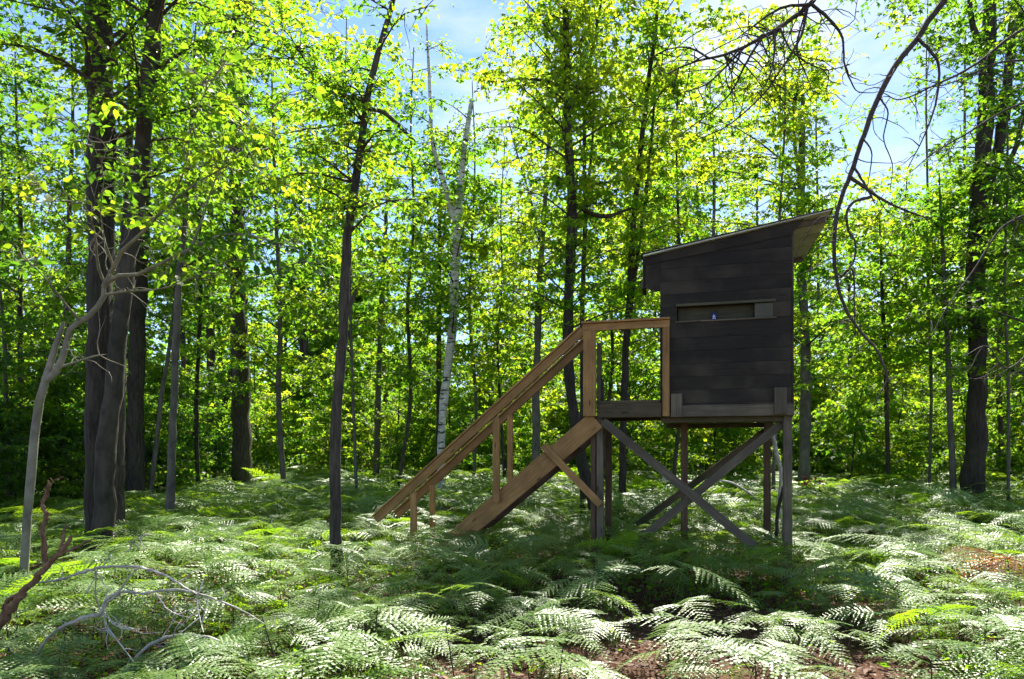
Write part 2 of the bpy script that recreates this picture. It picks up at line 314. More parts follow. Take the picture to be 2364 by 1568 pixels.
def stem_tube(P, rr, S=14, rough=.05):
    Ln = np.linalg.norm(np.diff(P, axis=0), axis=1).sum(); n = max(10, min(44, int(Ln / .22)))
    Q = smooth_path(P, n); k = np.linspace(0, 1, len(rr)); rq = np.interp(np.linspace(0, 1, n), k, rr)
    hz = Q[:, 2] - Q[0, 2]; rq = rq * (1 + .45 * np.exp(-hz / .22)) * (1 + rng.normal(0, rough, n))
    Q[2:] += rng.normal(0, .06, (n - 2, 3)) * rq[2:, None] * 1.5
    V, F = tubes(Q, np.maximum(rq, .003), S, rough=.035); return Q, rq, V, F
def at_z(Q, z):
    i = int(np.argmin(np.abs(Q[:, 2] - z))); return Q[i], i
def crown_clumps(t, Q, rq, n, ylo, yhi, Rc, size, tone, kind, per=15, tw=9, reach=.55, bias=(0, 0), Y=None, prune=True, rise=.35, flat=.24):
    zlo = EYE - (ylo - HY) / FP * Y; zhi = EYE - (yhi - HY) / FP * Y
    for k in range(n):
        z = zlo + (zhi - zlo) * ((k + rng.random()) / n); A, i = at_z(Q, z)
        az = k * 2.399 + rng.uniform(-.5, .5); rad = Rc * rng.uniform(.35, 1.0)
        frac = (z - zlo) / (zhi - zlo + 1e-6); rad *= (1 - .35 * frac)
        C = A + np.array([math.cos(az) * rad + bias[0] * rad, math.sin(az) * rad + bias[1] * rad, rad * rise * rng.uniform(.3, 1.3)])
        if C[1] < 2.6: continue
        if prune and in_gap(C): continue
        mid = A * .5 + C * .5 + np.array([0, 0, .12 * rad]) + rng.normal(0, .06 * rad, 3)
        path = t.limb([A, A * .75 + mid * .25, mid, C], max(.006, min(rq[i] * .45, .012 + rad * .011)), .004, S=5, n=8)
        t.leafy(path, tw, reach, size, tone, kind, per=per, flat=flat)
def main_tree(name, label, stems, Y, crown, bark='bark', leaf='maple', Yt=None, group='forest trees around the clearing', kind='maple', extra=None, cat='tree'):
    """stems: list of (points, widths[, Y]); crown: list of clump dicts working on a stem index"""
    P0, _ = stem_path(stems[0][0], Y, stems[0][1], Yt); base = np.array([P0[0][0], P0[0][1], 0.0])
    root = empty(name, base); tag(root, label, cat, group); t = Tree(base); parts = []; Qs = []
    for j, st in enumerate(stems):
        Yj = st[2] if len(st) > 2 else Y
        P, rr = stem_path(st[0], Yj, st[1], Yt if j == 0 else (st[3] if len(st) > 3 else None), to_ground=(j == 0 or (len(st) > 4 and st[4])))
        Q, rq, V, F = stem_tube(P, rr); Qs.append((Q, rq, Yj)); parts.append(('trunk' if j == 0 or (len(st) > 4 and st[4]) else 'limb', V, F, M[st[5] if len(st) > 5 else bark]))
    for c in crown:
        c = dict(c); j = c.pop('stem', 0); Q, rq, Yj = Qs[j]; crown_clumps(t, Q, rq, Y=Yj, kind=c.pop('kind', kind), **c)
    if extra: extra(t, Qs)
    t.finish(root, parts, M[bark], M[leaf], M['twig']); return root

FG = 'forest trees around the clearing'
# --- left side
main_tree('oak_tree', 'big dark double-trunked tree behind the bent pale sapling', [
    ([(226, 1236), (228, 1000), (230, 800), (232, 500), (232, 250), (228, 0), (224, -350)], (62, 56, 56, 60, 60, 56, 44)),
    ([(236, 1238), (246, 1050), (266, 880), (290, 640), (318, 450), (338, 250), (362, 0), (380, -300)], (40, 42, 38, 38, 36, 34, 36, 26), 7.45, 7.6, True, 'bark_mid'),
    ], 7.7, [dict(n=18, ylo=330, yhi=-200, Rc=2.6, size=.085, tone=.38, per=18, tw=11, reach=.6), dict(stem=1, n=20, ylo=400, yhi=-150, Rc=2.2, size=.085, tone=.48, per=18, tw=11, reach=.6)], bark='bark_dark', leaf='green', kind='ovate')
main_tree('forest_tree', 'rough-barked stub trunk right behind the double-trunked tree', [([(266, 1236), (268, 1080), (274, 900), (285, 640), (300, 300), (306, -200)], (44, 38, 30, 22, 14, 8))], 8.3, [dict(n=8, ylo=380, yhi=-150, Rc=1.6, size=.085, tone=.4)], bark='bark', leaf='green', kind='ovate')
main_tree('forest_tree', 'straight grey trunk just right of the double-trunked tree', [([(312, 1165), (314, 950), (318, 760), (326, 560), (336, 300), (345, 0), (350, -250)], (40, 36, 34, 32, 30, 26, 16))], 12.4, [dict(n=34, ylo=700, yhi=-60, Rc=2.8, size=.10, tone=.42, per=18, tw=11, reach=.7)], bark='bark_dark', leaf='green', kind='ovate')
main_tree('forest_tree', 'thin straight mid-grey tree with smooth bark over shaded ferns', [([(392, 1196), (398, 1000), (404, 850), (413, 650), (428, 500), (440, 300), (452, 60)], (18, 17, 16, 14, 11, 8, 4))], 9.6, [dict(n=18, ylo=620, yhi=60, Rc=1.5, size=.09, tone=.42)], bark='bark_smooth', leaf='green', kind='ovate')
main_tree('forest_tree', 'slender leaning sapling behind the thin straight mid-grey tree', [([(345, 1158), (358, 1050), (372, 920), (388, 820), (402, 700), (410, 560)], (11, 10, 9, 7, 4))], 12.6, [dict(n=10, ylo=800, yhi=560, Rc=1.2, size=.09, tone=.5)], bark='bark_smooth', leaf='green')
main_tree('forest_tree', 'stout rough trunk standing alone at the back of the fern clearing', [([(560, 1128), (558, 980), (553, 820), (548, 640), (546, 500), (545, 250), (548, -100)], (46, 42, 38, 34, 32, 26, 12))], 17.0, [dict(n=46, ylo=700, yhi=-20, Rc=3.6, size=.12, tone=.58, per=18, tw=12, reach=.9)], bark='bark', leaf='maple')
main_tree('forest_tree', 'dark trunk half hidden left of the stout rough trunk', [([(490, 1100), (488, 900), (486, 700), (486, 500), (488, 250)], (22, 20, 18, 16, 8))], 21.0, [dict(n=20, ylo=820, yhi=250, Rc=3.0, size=.15, tone=.35, reach=.9)], bark='bark_dark', leaf='deep')
main_tree('forest_tree', 'dark trunk leaning into the stout rough trunk', [([(488, 1090), (505, 1000), (525, 900), (545, 800), (570, 690)], (15, 14, 12, 10, 7))], 19.0, [dict(n=6, ylo=800, yhi=680, Rc=1.6, size=.13, tone=.5)], bark='bark_dark', leaf='green')
main_tree('forest_tree', 'crooked slim dark tree left of the stair foot', [
    ([(778, 1262), (772, 1120), (774, 1000), (784, 860), (792, 760), (800, 560), (822, 410), (846, 240), (876, 110), (908, 0), (930, -120)], (27, 26, 25, 24, 22, 20, 18, 16, 14, 11, 8)),
    ([(842, 232), (800, 222), (765, 205), (722, 160), (684, 112)], (9, 8, 7, 5, 3)), ([(846, 250), (890, 262), (930, 300), (958, 326)], (7, 6, 4, 2)), ([(795, 735), (815, 690), (822, 670)], (9, 8, 6))],
    6.5, [dict(n=14, ylo=620, yhi=-40, Rc=.9, size=.062, tone=.5, per=13, tw=8, reach=.34), dict(stem=1, n=14, ylo=330, yhi=60, Rc=.9, size=.062, tone=.62, per=14, tw=9, reach=.4, bias=(-.5, .4)), dict(n=12, ylo=520, yhi=250, Rc=1.0, size=.062, tone=.7, per=14, tw=9, reach=.4, bias=(-.9, .5))], bark='bark', leaf='maple', kind='ovate')
main_tree('forest_tree', 'slim grey tree in the distance right of the crooked slim tree', [([(868, 1105), (872, 950), (878, 760), (886, 600), (892, 480), (896, 330)], (15, 14, 12, 10, 7, 4))], 19.0, [dict(n=16, ylo=760, yhi=330, Rc=2.2, size=.13, tone=.45, reach=.8)], bark='bark_smooth', leaf='green')
# --- centre
main_tree('birch_tree', 'white forked birch with a snapped top left of the stairs', [
    ([(1018, 1080), (1022, 960), (1034, 850), (1046, 740), (1050, 640), (1056, 520), (1064, 420), (1074, 330), (1088, 230)], (17, 18, 20, 21, 21, 18, 15, 13, 10)),
    ([(1056, 520), (1040, 478), (1018, 400), (998, 330), (993, 230), (988, 120), (984, 40)], (14, 13, 12, 10, 8, 6, 3))],
    14.5, [dict(n=13, ylo=820, yhi=560, Rc=2.0, size=.10, tone=.62, reach=.7), dict(n=8, ylo=540, yhi=260, Rc=1.3, size=.09, tone=.66, reach=.5), dict(stem=1, n=10, ylo=430, yhi=60, Rc=1.1, size=.09, tone=.66, reach=.45)], bark='birch', leaf='maple', kind='ovate')
main_tree('forest_tree', 'thin dark trunk standing just behind the white birch', [([(1013, 1080), (1013, 850), (1014, 650), (1016, 500), (1020, 400)], (13, 12, 10, 8, 4))], 17.5, [dict(n=16, ylo=760, yhi=420, Rc=2.0, size=.12, tone=.5, reach=.7)], bark='bark_dark', leaf='green')
main_tree('forest_tree', 'slim grey trunk rising between the birch and the handrail', [
    ([(1238, 1060), (1238, 900), (1241, 800), (1246, 650), (1256, 500), (1266, 330), (1270, 180)], (19, 17, 16, 14, 11, 8, 4)), ([(1250, 560), (1225, 460), (1195, 360), (1172, 270)], (7, 5, 4, 2))],
    14.0, [dict(n=16, ylo=780, yhi=520, Rc=2.0, size=.10, tone=.58, reach=.7), dict(n=9, ylo=520, yhi=180, Rc=1.4, size=.085, tone=.5, reach=.5)], bark='bark_smooth', leaf='maple')
main_tree('maple_tree', 'tall dark straight maple rising behind the stair top', [
    ([(1372, 1170), (1352, 1100), (1328, 980), (1314, 850), (1312, 700), (1320, 560), (1318, 420), (1311, 300), (1309, 150), (1304, 0), (1300, -200)], (30, 28, 26, 25, 24, 24, 21, 18, 15, 13, 9)),
    ([(1312, 210), (1270, 190), (1210, 182), (1150, 190), (1105, 182)], (7, 6, 5, 4, 2)), ([(1320, 470), (1390, 500), (1460, 480)], (6, 5, 3))],
    10.5, [dict(n=30, ylo=440, yhi=-30, Rc=2.1, size=.088, tone=.70, per=16, tw=10, reach=.62), dict(n=18, ylo=760, yhi=420, Rc=1.8, size=.09, tone=.5, per=14, tw=9, reach=.55), dict(stem=1, n=8, ylo=260, yhi=120, Rc=.7, size=.09, tone=.72, reach=.4)], bark='bark_dark', leaf='maple')
main_tree('maple_tree', 'thin twin-stemmed dark sapling directly above the newel post', [
    ([(1345, 1080), (1345, 900), (1344, 740), (1347, 620), (1351, 480), (1349, 330), (1356, 180), (1388, 0), (1410, -120)], (12, 12, 11, 11, 10, 9, 8, 6, 3)), ([(1351, 470), (1366, 350), (1372, 200), (1378, 100), (1372, 0)], (7, 6, 5, 4, 2))],
    11.3, [dict(n=22, ylo=560, yhi=-20, Rc=1.6, size=.09, tone=.70, per=15, tw=9, reach=.55)], bark='bark_dark', leaf='maple')
main_tree('maple_tree', 'dark leaning maple pair between the handrail and the hut', [
    ([(1437, 1150), (1438, 1000), (1443, 850), (1453, 700), (1460, 560), (1474, 390), (1494, 210), (1512, 80), (1522, -60)], (17, 17, 16, 15, 14, 12, 11, 9, 5)), ([(1454, 720), (1472, 590), (1494, 420), (1508, 270), (1516, 180)], (9, 9, 8, 6, 3))],
    12.0, [dict(n=32, ylo=620, yhi=-60, Rc=2.0, size=.11, tone=.64, per=16, tw=10, reach=.6), dict(n=8, ylo=800, yhi=620, Rc=1.6, size=.10, tone=.55)], bark='bark_dark', leaf='maple')
main_tree('forest_tree', 'grey trunk with a pale broken side stem close behind the hut', [
    ([(1858, 1090), (1859, 950), (1858, 800), (1851, 640), (1847, 500), (1850, 400), (1852, 300), (1854, 220)], (25, 24, 22, 20, 18, 17, 13, 8)), ([(1852, 420), (1836, 350), (1834, 250), (1850, 120), (1856, 40)], (10, 8, 6, 4, 2))],
    16.0, [dict(n=32, ylo=620, yhi=60, Rc=3.0, size=.13, tone=.62, per=15, tw=10, reach=.8, bias=(-.45, 0)), dict(n=10, ylo=860, yhi=560, Rc=2.0, size=.12, tone=.5)], bark='bark_smooth', leaf='maple')
# --- right side
main_tree('oak_tree', 'big dark forked trunk right of the hut', [
    ([(2250, 1135), (2254, 1000), (2258, 830), (2254, 640), (2262, 470), (2276, 270), (2280, 110), (2288, -40), (2292, -250)], (50, 42, 38, 40, 38, 33, 30, 27, 16)),
    ([(2264, 480), (2290, 400), (2316, 280), (2330, 150), (2342, 20), (2350, -200)], (24, 24, 23, 21, 19, 10)), ([(2262, 560), (2288, 520), (2308, 420), (2345, 340), (2364, 250), (2400, 120)], (12, 12, 12, 11, 10, 6)),
    ([(2280, 110), (2252, 80), (2240, 20), (2236, -80)], (15, 13, 10, 6))],
    13.0, [dict(n=16, ylo=330, yhi=-200, Rc=2.8, size=.10, tone=.3, per=12, tw=9, reach=.7), dict(n=10, ylo=640, yhi=330, Rc=2.0, size=.10, tone=.35, per=12, tw=8, reach=.6)], bark='bark_dark', leaf='green')
main_tree('forest_tree', 'thin grey sapling left of the big dark forked trunk', [([(2202, 1140), (2194, 980), (2188, 800), (2180, 640), (2172, 500), (2168, 400)], (15, 13, 11, 9, 6, 3))], 13.2, [dict(n=26, ylo=860, yhi=420, Rc=2.0, size=.11, tone=.6, per=15, tw=10, reach=.65)], bark='bark_smooth', leaf='maple')
main_tree('forest_tree', 'leafy young maple spreading beyond the hanging bare branch', [([(2050, 1090), (2046, 900), (2040, 760), (2034, 600), (2030, 500)], (10, 9, 8, 6, 3))], 15.5, [dict(n=30, ylo=900, yhi=500, Rc=2.3, size=.12, tone=.64, per=16, tw=10, reach=.75)], bark='bark_dark', leaf='maple')
main_tree('forest_tree', 'dark stemmed tree at the far edge past the big forked trunk', [([(2385, 1180), (2384, 900), (2380, 600), (2378, 300), (2376, 0)], (20, 18, 16, 12, 8))], 11.0, [dict(n=26, ylo=900, yhi=0, Rc=1.8, size=.10, tone=.45, per=14, tw=9, reach=.6)], bark='bark_dark', leaf='green')

# --- unremarkable trees between them, one kind of thing each
FILL = [(60, 13.5, 1130, 120, 16, .35, 'green'), (-60, 10.5, 1180, -100, 22, .3, 'deep'), (150, 18, 1120, 60, 18, .4, 'green'), (650, 15.5, 1120, 120, 16, .66, 'maple'), (710, 21, 1100, 200, 16, .55, 'maple'),
        (945, 23, 1095, 520, 14, .4, 'green'), (1130, 18.5, 1100, 560, 13, .6, 'maple'), (1185, 24, 1090, 480, 14, .5, 'green'), (1560, 15, 1105, 130, 12, .68, 'maple'), (1660, 18, 1100, 180, 14, .66, 'maple'),
        (1740, 20, 1095, 330, 14, .6, 'maple'), (1610, 23, 1090, 120, 13, .5, 'green'), (1960, 21, 1092, 480, 14, .55, 'green'), (2130, 22, 1090, 460, 15, .5, 'green'), (2310, 17, 1110, 430, 15, .5, 'maple'), (2440, 14, 1130, 330, 16, .45, 'green'),
        (455, 15, 1130, 180, 13, .45, 'green'), (1400, 17, 1105, 420, 12, .62, 'maple'), (290, 20, 1110, 250, 16, .35, 'deep'),
        (930, 16, 1110, 110, 11, .66, 'maple'), (1095, 16.8, 1100, 190, 10, .72, 'maple'), (1150, 16, 1110, 330, 8, .72, 'maple'), (1215, 21, 1095, 120, 11, .64, 'maple'), (1790, 14, 1110, 30, 10, .68, 'maple'), (1905, 18.5, 1100, 130, 11, .6, 'maple'), (2090, 19, 1100, 400, 11, .6, 'maple'), (2215, 20, 1100, 30, 13, .42, 'green'), (820, 14, 1120, 40, 10, .66, 'maple'), (15, 12, 1140, 250, 12, .42, 'green'), (1500, 20, 1100, 60, 11, .66, 'maple'), (2150, 15, 1110, -20, 9, .4, 'green'), (2330, 12.5, 1120, -40, 9, .4, 'green')]
FILL_LABELS = ['slim tree near the edge of the woods, left of the bent sapling', 'tree half out of view behind the bent sapling', 'farther trunk between the bent sapling and the double-trunked tree', 'leafy maple between the stout rough trunk and the crooked slim tree', 'distant thin maple just left of the crooked slim tree', 'distant low-crowned tree left of the birch', 'young maple right of the birch, crown below the sky gap', 'distant tree between birch and the slim grey trunk', 'maple whose crown rises over the low end of the roof', 'maple standing behind the middle of the roof', 'maple behind the high end of the roof, left of the grey trunk', "distant tall trunk behind the roof's low end", 'distant tree right of the hut behind the hanging branch', 'distant tree left of the thin grey sapling at right', 'leafy tree just right of the big dark forked trunk', 'tree at the very edge right of the big dark forked trunk', 'slim tree between the thin mid-grey tree and the stout trunk', 'maple seen through the railing opening', 'dark-leaved tree between the double-trunked tree and the thin mid-grey tree', 'slender maple midway between the crooked slim tree and the birch', 'slender yellow-green maple close behind the birch fork', 'low young maple right in front of the sky gap beside the birch', 'far slender maple behind the slim grey trunk', 'slender maple with its crown above the roof slope', 'far maple right of the grey trunk behind the hut', 'far low maple inside the curve of the hanging branch', 'far dark-leaved tree just left of the big dark forked trunk', 'slender maple just right of the crooked slim tree', 'slim tree at the left edge behind the bent sapling', 'far maple behind the dark leaning maple pair', 'slender dark-leaved tree left of the thin grey sapling at right', 'slender dark-leaved tree right behind the big dark forked trunk']
for i, (px, Y, yb, yt, wd, tone, lf) in enumerate(FILL):
    lean = rng.uniform(-25, 25)
    if Y > 17: Y += 10.0
    ys = np.linspace(yb, yt, 6); xs = px + lean * np.linspace(0, 1, 6) + rng.normal(0, 5, 6)
    main_tree('forest_tree', FILL_LABELS[i], [(list(zip(xs, ys)), (wd * .8, wd * .7, wd * .5, wd * .2))], Y,
              [dict(n=23 if Y < 16.5 else 24, ylo=yb - (yb - yt) * .2, yhi=yt, Rc=rng.uniform(.15, .21) * Y, size=(.0084 if Y < 17.5 else .0062) * Y, tone=tone, per=16, tw=10, reach=.056 * Y)], bark=random.choice(['bark', 'bark_dark', 'bark_smooth']), leaf=lf, group='ordinary trees in the middle distance')

# --- understory saplings: a few kinds, copied
def sapling_proto(i, h, tone, leaf, size, nclump, spread, low=.12):
    root = empty('understory_sapling', (0, 0, 0)); t = Tree((0, 0, 0)); parts = []; ns = rng.integers(1, 4)
    for k in range(ns):
        P = [np.array([rng.normal(0, .08), rng.normal(0, .08), -.1])]
        d = rng.normal(0, .16, 2)
        for z in np.linspace(.25, 1, 4): P.append(np.array([P[0][0] + d[0] * z * h + rng.normal(0, .05), P[0][1] + d[1] * z * h + rng.normal(0, .05), z * h * (1 - .12 * k)]))
        Q, rq, V, F = stem_tube(np.array(P), np.array([.006, .005, .004, .003, .0015]) * h, S=6); parts.append(('trunk', V, F, M['bark_dark']))
        for c in range(int(nclump / ns) + 1):
            f = rng.uniform(low, 1); j = int(f * (len(Q) - 1)); A = Q[j]; az = rng.uniform(0, 6.28); rad = spread * rng.uniform(.3, 1) * (1.1 - .55 * f)
            C = A + np.array([math.cos(az) * rad, math.sin(az) * rad, rad * rng.uniform(0, .5)])
            path = t.limb([A, (A + C) / 2 + (0, 0, .05), C], .008, .003, S=4, n=5); t.leafy(path, 7, .42, size, tone, 'maple' if i % 2 else 'ovate', per=13, flat=.3)
    t.finish(root, parts, M['bark_dark'], M[leaf], M['twig']); kids_of(root); return root
protos = [sapling_proto(0, 3.4, .50, 'green', .10, 26, 1.1), sapling_proto(1, 4.6, .60, 'maple', .12, 32, 1.4), sapling_proto(2, 2.4, .38, 'deep', .10, 24, 1.0, .05), sapling_proto(3, 2.8, .62, 'maple', .10, 30, 1.3, .06), sapling_proto(4, 3.0, .45, 'green', .12, 26, 1.2, .05), sapling_proto(5, 1.7, .50, 'green', .09, 18, .8, .05)]
spots = []
def edge_Y(px):   # where the fern clearing ends
    return np.interp(px, [-200, 150, 330, 480, 620, 900, 1200, 1500, 1800, 2100, 2300, 2600], [10, 11, 13, 16, 18, 18.5, 17, 16, 16.5, 15.5, 14.5, 11.5])
tries = 0
while len(spots) < 175 and tries < 5000:
    tries += 1; px = rng.uniform(-150, 2520); e = edge_Y(px); Y = e + abs(rng.normal(0, 6.5)); p = np.array([(px - CX) / FP * Y, Y])
    if Y > 34 or any(np.hypot(*(p - q[:2])) < .75 for q in spots): continue
    spots.append((p[0], p[1], rng.uniform(.75, 1.3), rng.uniform(0, 6.28), px))
used = set()
for x, y, s, a, px in spots:
    if px < 500: k = rng.choice([0, 2, 4, 2, 5])
    elif 500 < px < 960: k = rng.choice([0, 2, 1, 4, 3])
    else: k = rng.choice([0, 1, 3, 4, 5, 3, 1])
    o = protos[k] if k not in used else copy_tree(protos[k]); used.add(k)
    o.location = (x, y, ground_z(x, y)); o.rotation_euler = (0, 0, a); o.scale = (s, s, s)
    tag(o, 'leafy understory sapling in the thicket behind the ferns, one of many', 'sapling', 'understory saplings beyond the ferns')

def drop_unused(ps, used):
    for k, o in enumerate(ps):
        if k not in used:
            for c in KIDS.get(o.name, []): bpy.data.objects.remove(c)
            bpy.data.objects.remove(o)
drop_unused(protos, used)
# --- background forest trees: copies of a few kinds
def far_proto(i, h, tone, leaf, bark):
    root = empty('background_tree', (0, 0, 0)); t = Tree((0, 0, 0)); d = rng.normal(0, .03, 2)
    P = np.array([(d[0] * z * h + rng.normal(0, .06), d[1] * z * h + rng.normal(0, .06), z * h - .1) for z in np.linspace(0, 1, 6)])
    Q, rq, V, F = stem_tube(P, np.array([.16, .14, .12, .09, .06, .02]) * h / 12, S=8)
    for c in range(44):
        f = rng.uniform(.16, 1); j = int(f * (len(Q) - 1)); A = Q[j]; az = c * 2.4; rad = h * .23 * rng.uniform(.3, 1) * (1.05 - .6 * f)
        C = A + np.array([math.cos(az) * rad, math.sin(az) * rad, rad * rng.uniform(.1, .7)])
        path = t.limb([A, (A + C) / 2 + (0, 0, .1), C], .025, .006, S=4, n=5); t.leafy(path, 9, 1.0, .19, tone, 'maple', per=13, flat=.25)
    t.finish(root, [('trunk', V, F, M[bark])], M['bark_dark'], M[leaf], M['twig']); kids_of(root); return root
fp = [far_proto(0, 11, .55, 'maple', 'bark_dark'), far_proto(1, 12.5, .45, 'green', 'bark'), far_proto(2, 9.5, .5, 'green', 'bark_dark'), far_proto(3, 13, .6, 'maple', 'bark_smooth')]
used = set(); fs = []; tries = 0
while len(fs) < 66 and tries < 4000:
    tries += 1; px = rng.uniform(-250, 2620); Y = rng.uniform(31, 48); p = np.array([(px - CX) / FP * Y, Y])
    if any(np.hypot(*(p - q[:2])) < 2.0 for q in fs): continue
    gap = 900 < px < 1280 or 1880 < px < 2160
    fs.append((p[0], p[1], rng.uniform(.65, .85) if gap else rng.uniform(.95, 1.35), rng.uniform(0, 6.28)))
for x, y, s, a in fs:
    k = int(rng.integers(0, 4)); o = fp[k] if k not in used else copy_tree(fp[k]); used.add(k)
    o.location = (x, y, 0); o.rotation_euler = (0, 0, a); o.scale = (s, s, s)
    tag(o, 'distant leafy tree deep in the woods, one of many', 'tree', 'distant trees deep in the woods')
drop_unused(fp, used)
# --- the far wood that reads as one mass
n = 42000; Yf = rng.uniform(46, 58, n); Xf = (rng.uniform(-500, 2860, n) - CX) / FP * Yf; top = 9.5 + 2.5 * np.sin(Xf * .35) + 1.2 * np.sin(Xf * .9 + 2)
Zf = rng.random(n) ** 1.25 * top
V, F, a = leaf_block(np.stack([Xf, Yf, Zf], 1), rng.standard_normal((n, 3)), rng.normal(0, .7, (n, 3)) + (0, 0, .8), rng.uniform(.28, .6, n), np.clip(rng.normal(.5, .18, n), 0, 1), 'maple')
tag(obj('distant_woods', mk_mesh('distant_woods', V, [F], False, {'tone': a}), M['maple']), 'solid mass of far-off woodland foliage closing the view', 'woods', kind='stuff')

# ------------------------------------------------------------------ the hunting blind
TH = R(15.0); CT, ST = math.cos(TH), math.sin(TH)
BY0 = 7.2; BX0 = (1675 - CX) / FP * BY0
blind = empty('hunting_blind', (BX0, BY0, 0), -TH)
tag(blind, 'raised charcoal plank hunting blind with slanted roof, platform and lumber stairs', 'hunting blind')
def bl(px, py, w_=0.0):
    """survey px on the vertical plane w_ metres behind the front wall -> blind coordinates (u, w, z)"""
    k = (px - CX) / FP; u = (k * (BY0 + w_ * CT) - BX0 - w_ * ST) / (CT + k * ST); Y = BY0 - u * ST + w_ * CT
    return np.array([u, w_, EYE - (py - HY) / FP * Y])
def box_mesh(lx, ly, lz, bev=.004):
    x, y, z = lx / 2, ly / 2, lz / 2; b = min(bev, x * .4, y * .4, z * .4)
    import bmesh
    bm = bmesh.new(); bmesh.ops.create_cube(bm, size=1)
    for v in bm.verts: v.co = Vector((v.co.x * lx, v.co.y * ly, v.co.z * lz))
    bmesh.ops.bevel(bm, geom=list(bm.edges), offset=b, segments=1, affect='EDGES')
    me = bpy.data.meshes.new('board'); bm.to_mesh(me); bm.free(); return me
def board(name, p0, p1, wide, thick, mat, parent=blind, face=(0, -1, 0), jit=.0015):
    """a board from p0 to p1 (centre line); wide across, thick along 'face' normal"""
    p0 = Vector(p0); p1 = Vector(p1); X = (p1 - p0).normalized(); Z = Vector(face); Z = (Z - Z.dot(X) * X).normalized(); Yv = Z.cross(X)
    o = obj(name, box_mesh((p1 - p0).length, wide, thick), M[mat], parent)
    Mx = Matrix((X, Yv, Z)).transposed().to_4x4(); Mx.translation = (p0 + p1) / 2 + Vector(rng.normal(0, jit, 3)); o.matrix_local = Mx; return o
def prism(name, poly, w0, w1, mat, parent):
    """polygon in (u,z) extruded from w0 to w1"""
    n = len(poly); V = [(u, w0, z) for u, z in poly] + [(u, w1, z) for u, z in poly]; c = np.mean(V, axis=0)
    F = [list(range(n)), list(range(2 * n - 1, n - 1, -1))] + [[i + n, (i + 1) % n + n, (i + 1) % n, i] for i in range(n)]
    me = bpy.data.meshes.new(name); me.from_pydata([tuple(np.array(v) - c) for v in V], [], F)
    import bmesh
    bm = bmesh.new(); bm.from_mesh(me); bmesh.ops.recalc_face_normals(bm, faces=bm.faces); bm.to_mesh(me); bm.free()
    return obj(name, me, M[mat], parent, loc=c)
# measured corners of the front wall
uL = bl(1524, 800)[0]; uR = bl(1827, 800)[0]; zB = bl(1680, 962)[2]; DEP = 1.55
fl, fr = bl(1483, 585, -.06), bl(1925, 478, -.06); sl_ = (fr[2] - fl[2]) / (fr[0] - fl[0])
def roof_z(u): return fl[2] - .035 + (u - fl[0]) * sl_
s0, s1 = bl(1563, 722), bl(1786, 703); zs_b, zs_t = (bl(1563, 745)[2] + bl(1786, 728)[2]) / 2, (bl(1563, 709)[2] + bl(1786, 697)[2]) / 2
uS0, uS1 = s0[0], s1[0]
# front wall: each plank on its own, slot left open
fw = empty('front_wall', parent=blind); PH = .140; rows = []
z = zB + .012
while z < roof_z(uR) - .01:
    nz_ = z + PH
    if z < zs_b - .02 and nz_ > zs_b - .07: nz_ = zs_b
    if z < zs_b + .01 and z >= zs_b - .01: nz_ = zs_t
    rows.append((z, nz_)); z = nz_
for (za, zb) in rows:
    spans = [(uL, uS0), (uS1, uR)] if abs(za - zs_b) < .005 else [(uL, uR)]
    for (ua, ub) in spans:
        g_ = .0012; top = lambda u: min(zb - g_, roof_z(u) - .004)
        if roof_z(ua) - .004 < za + .01:
            ua = ua + (za + .012 - (roof_z(ua) - .004)) / sl_
        if ua > ub - .03: continue
        poly = [(ua, za + g_), (ub, za + g_), (ub, top(ub))]
        if roof_z(ua) - .004 < zb - g_ < roof_z(ub) - .004: poly.append((ua + (zb - g_ - (roof_z(ua) - .004)) / sl_, zb - g_))
        poly.append((ua, top(ua))); prism('plank', poly, rng.uniform(-.0012, .0008), .022, 'siding', fw)
prism('sheathing', [(uL + .005, zB + .01), (uR - .005, zB + .01), (uR - .005, zs_b - .004), (uL + .005, zs_b - .004)], .0225, .034, 'siding', fw)
prism('sheathing', [(uL + .005, zs_t + .004), (uR - .005, zs_t + .004), (uR - .005, roof_z(uR) - .01), (uL + .005, roof_z(uL) - .01)], .0225, .034, 'siding', fw)
board('slot_trim', (uS0 - .01, -.010, zs_t + .012), (uS1 + .02, -.010, zs_t + .012), .030, .018, 'trim_olive', fw)
board('slot_sill', (uS0 - .02, -.008, zs_b - .010), (uS1 + .03, -.008, zs_b - .010), .016, .018, 'lumber_grey', fw)
prism('sliding_shutter', [(uS1 - .185, zs_b + .002), (uS1 - .002, zs_b + .002), (uS1 - .002, zs_t - .006), (uS1 - .185, zs_t - .006)], .004, .016, 'shutter', fw)
prism('slot_shade_panel', [(uS0 + .01, zs_b - .02), (uS1 - .19, zs_b - .02), (uS1 - .19, zs_t + .01), (uS0 + .01, zs_t + .01)], .085, .095, 'trim_olive', fw)  # sheet added behind the opening; its colour stands for the dim interior
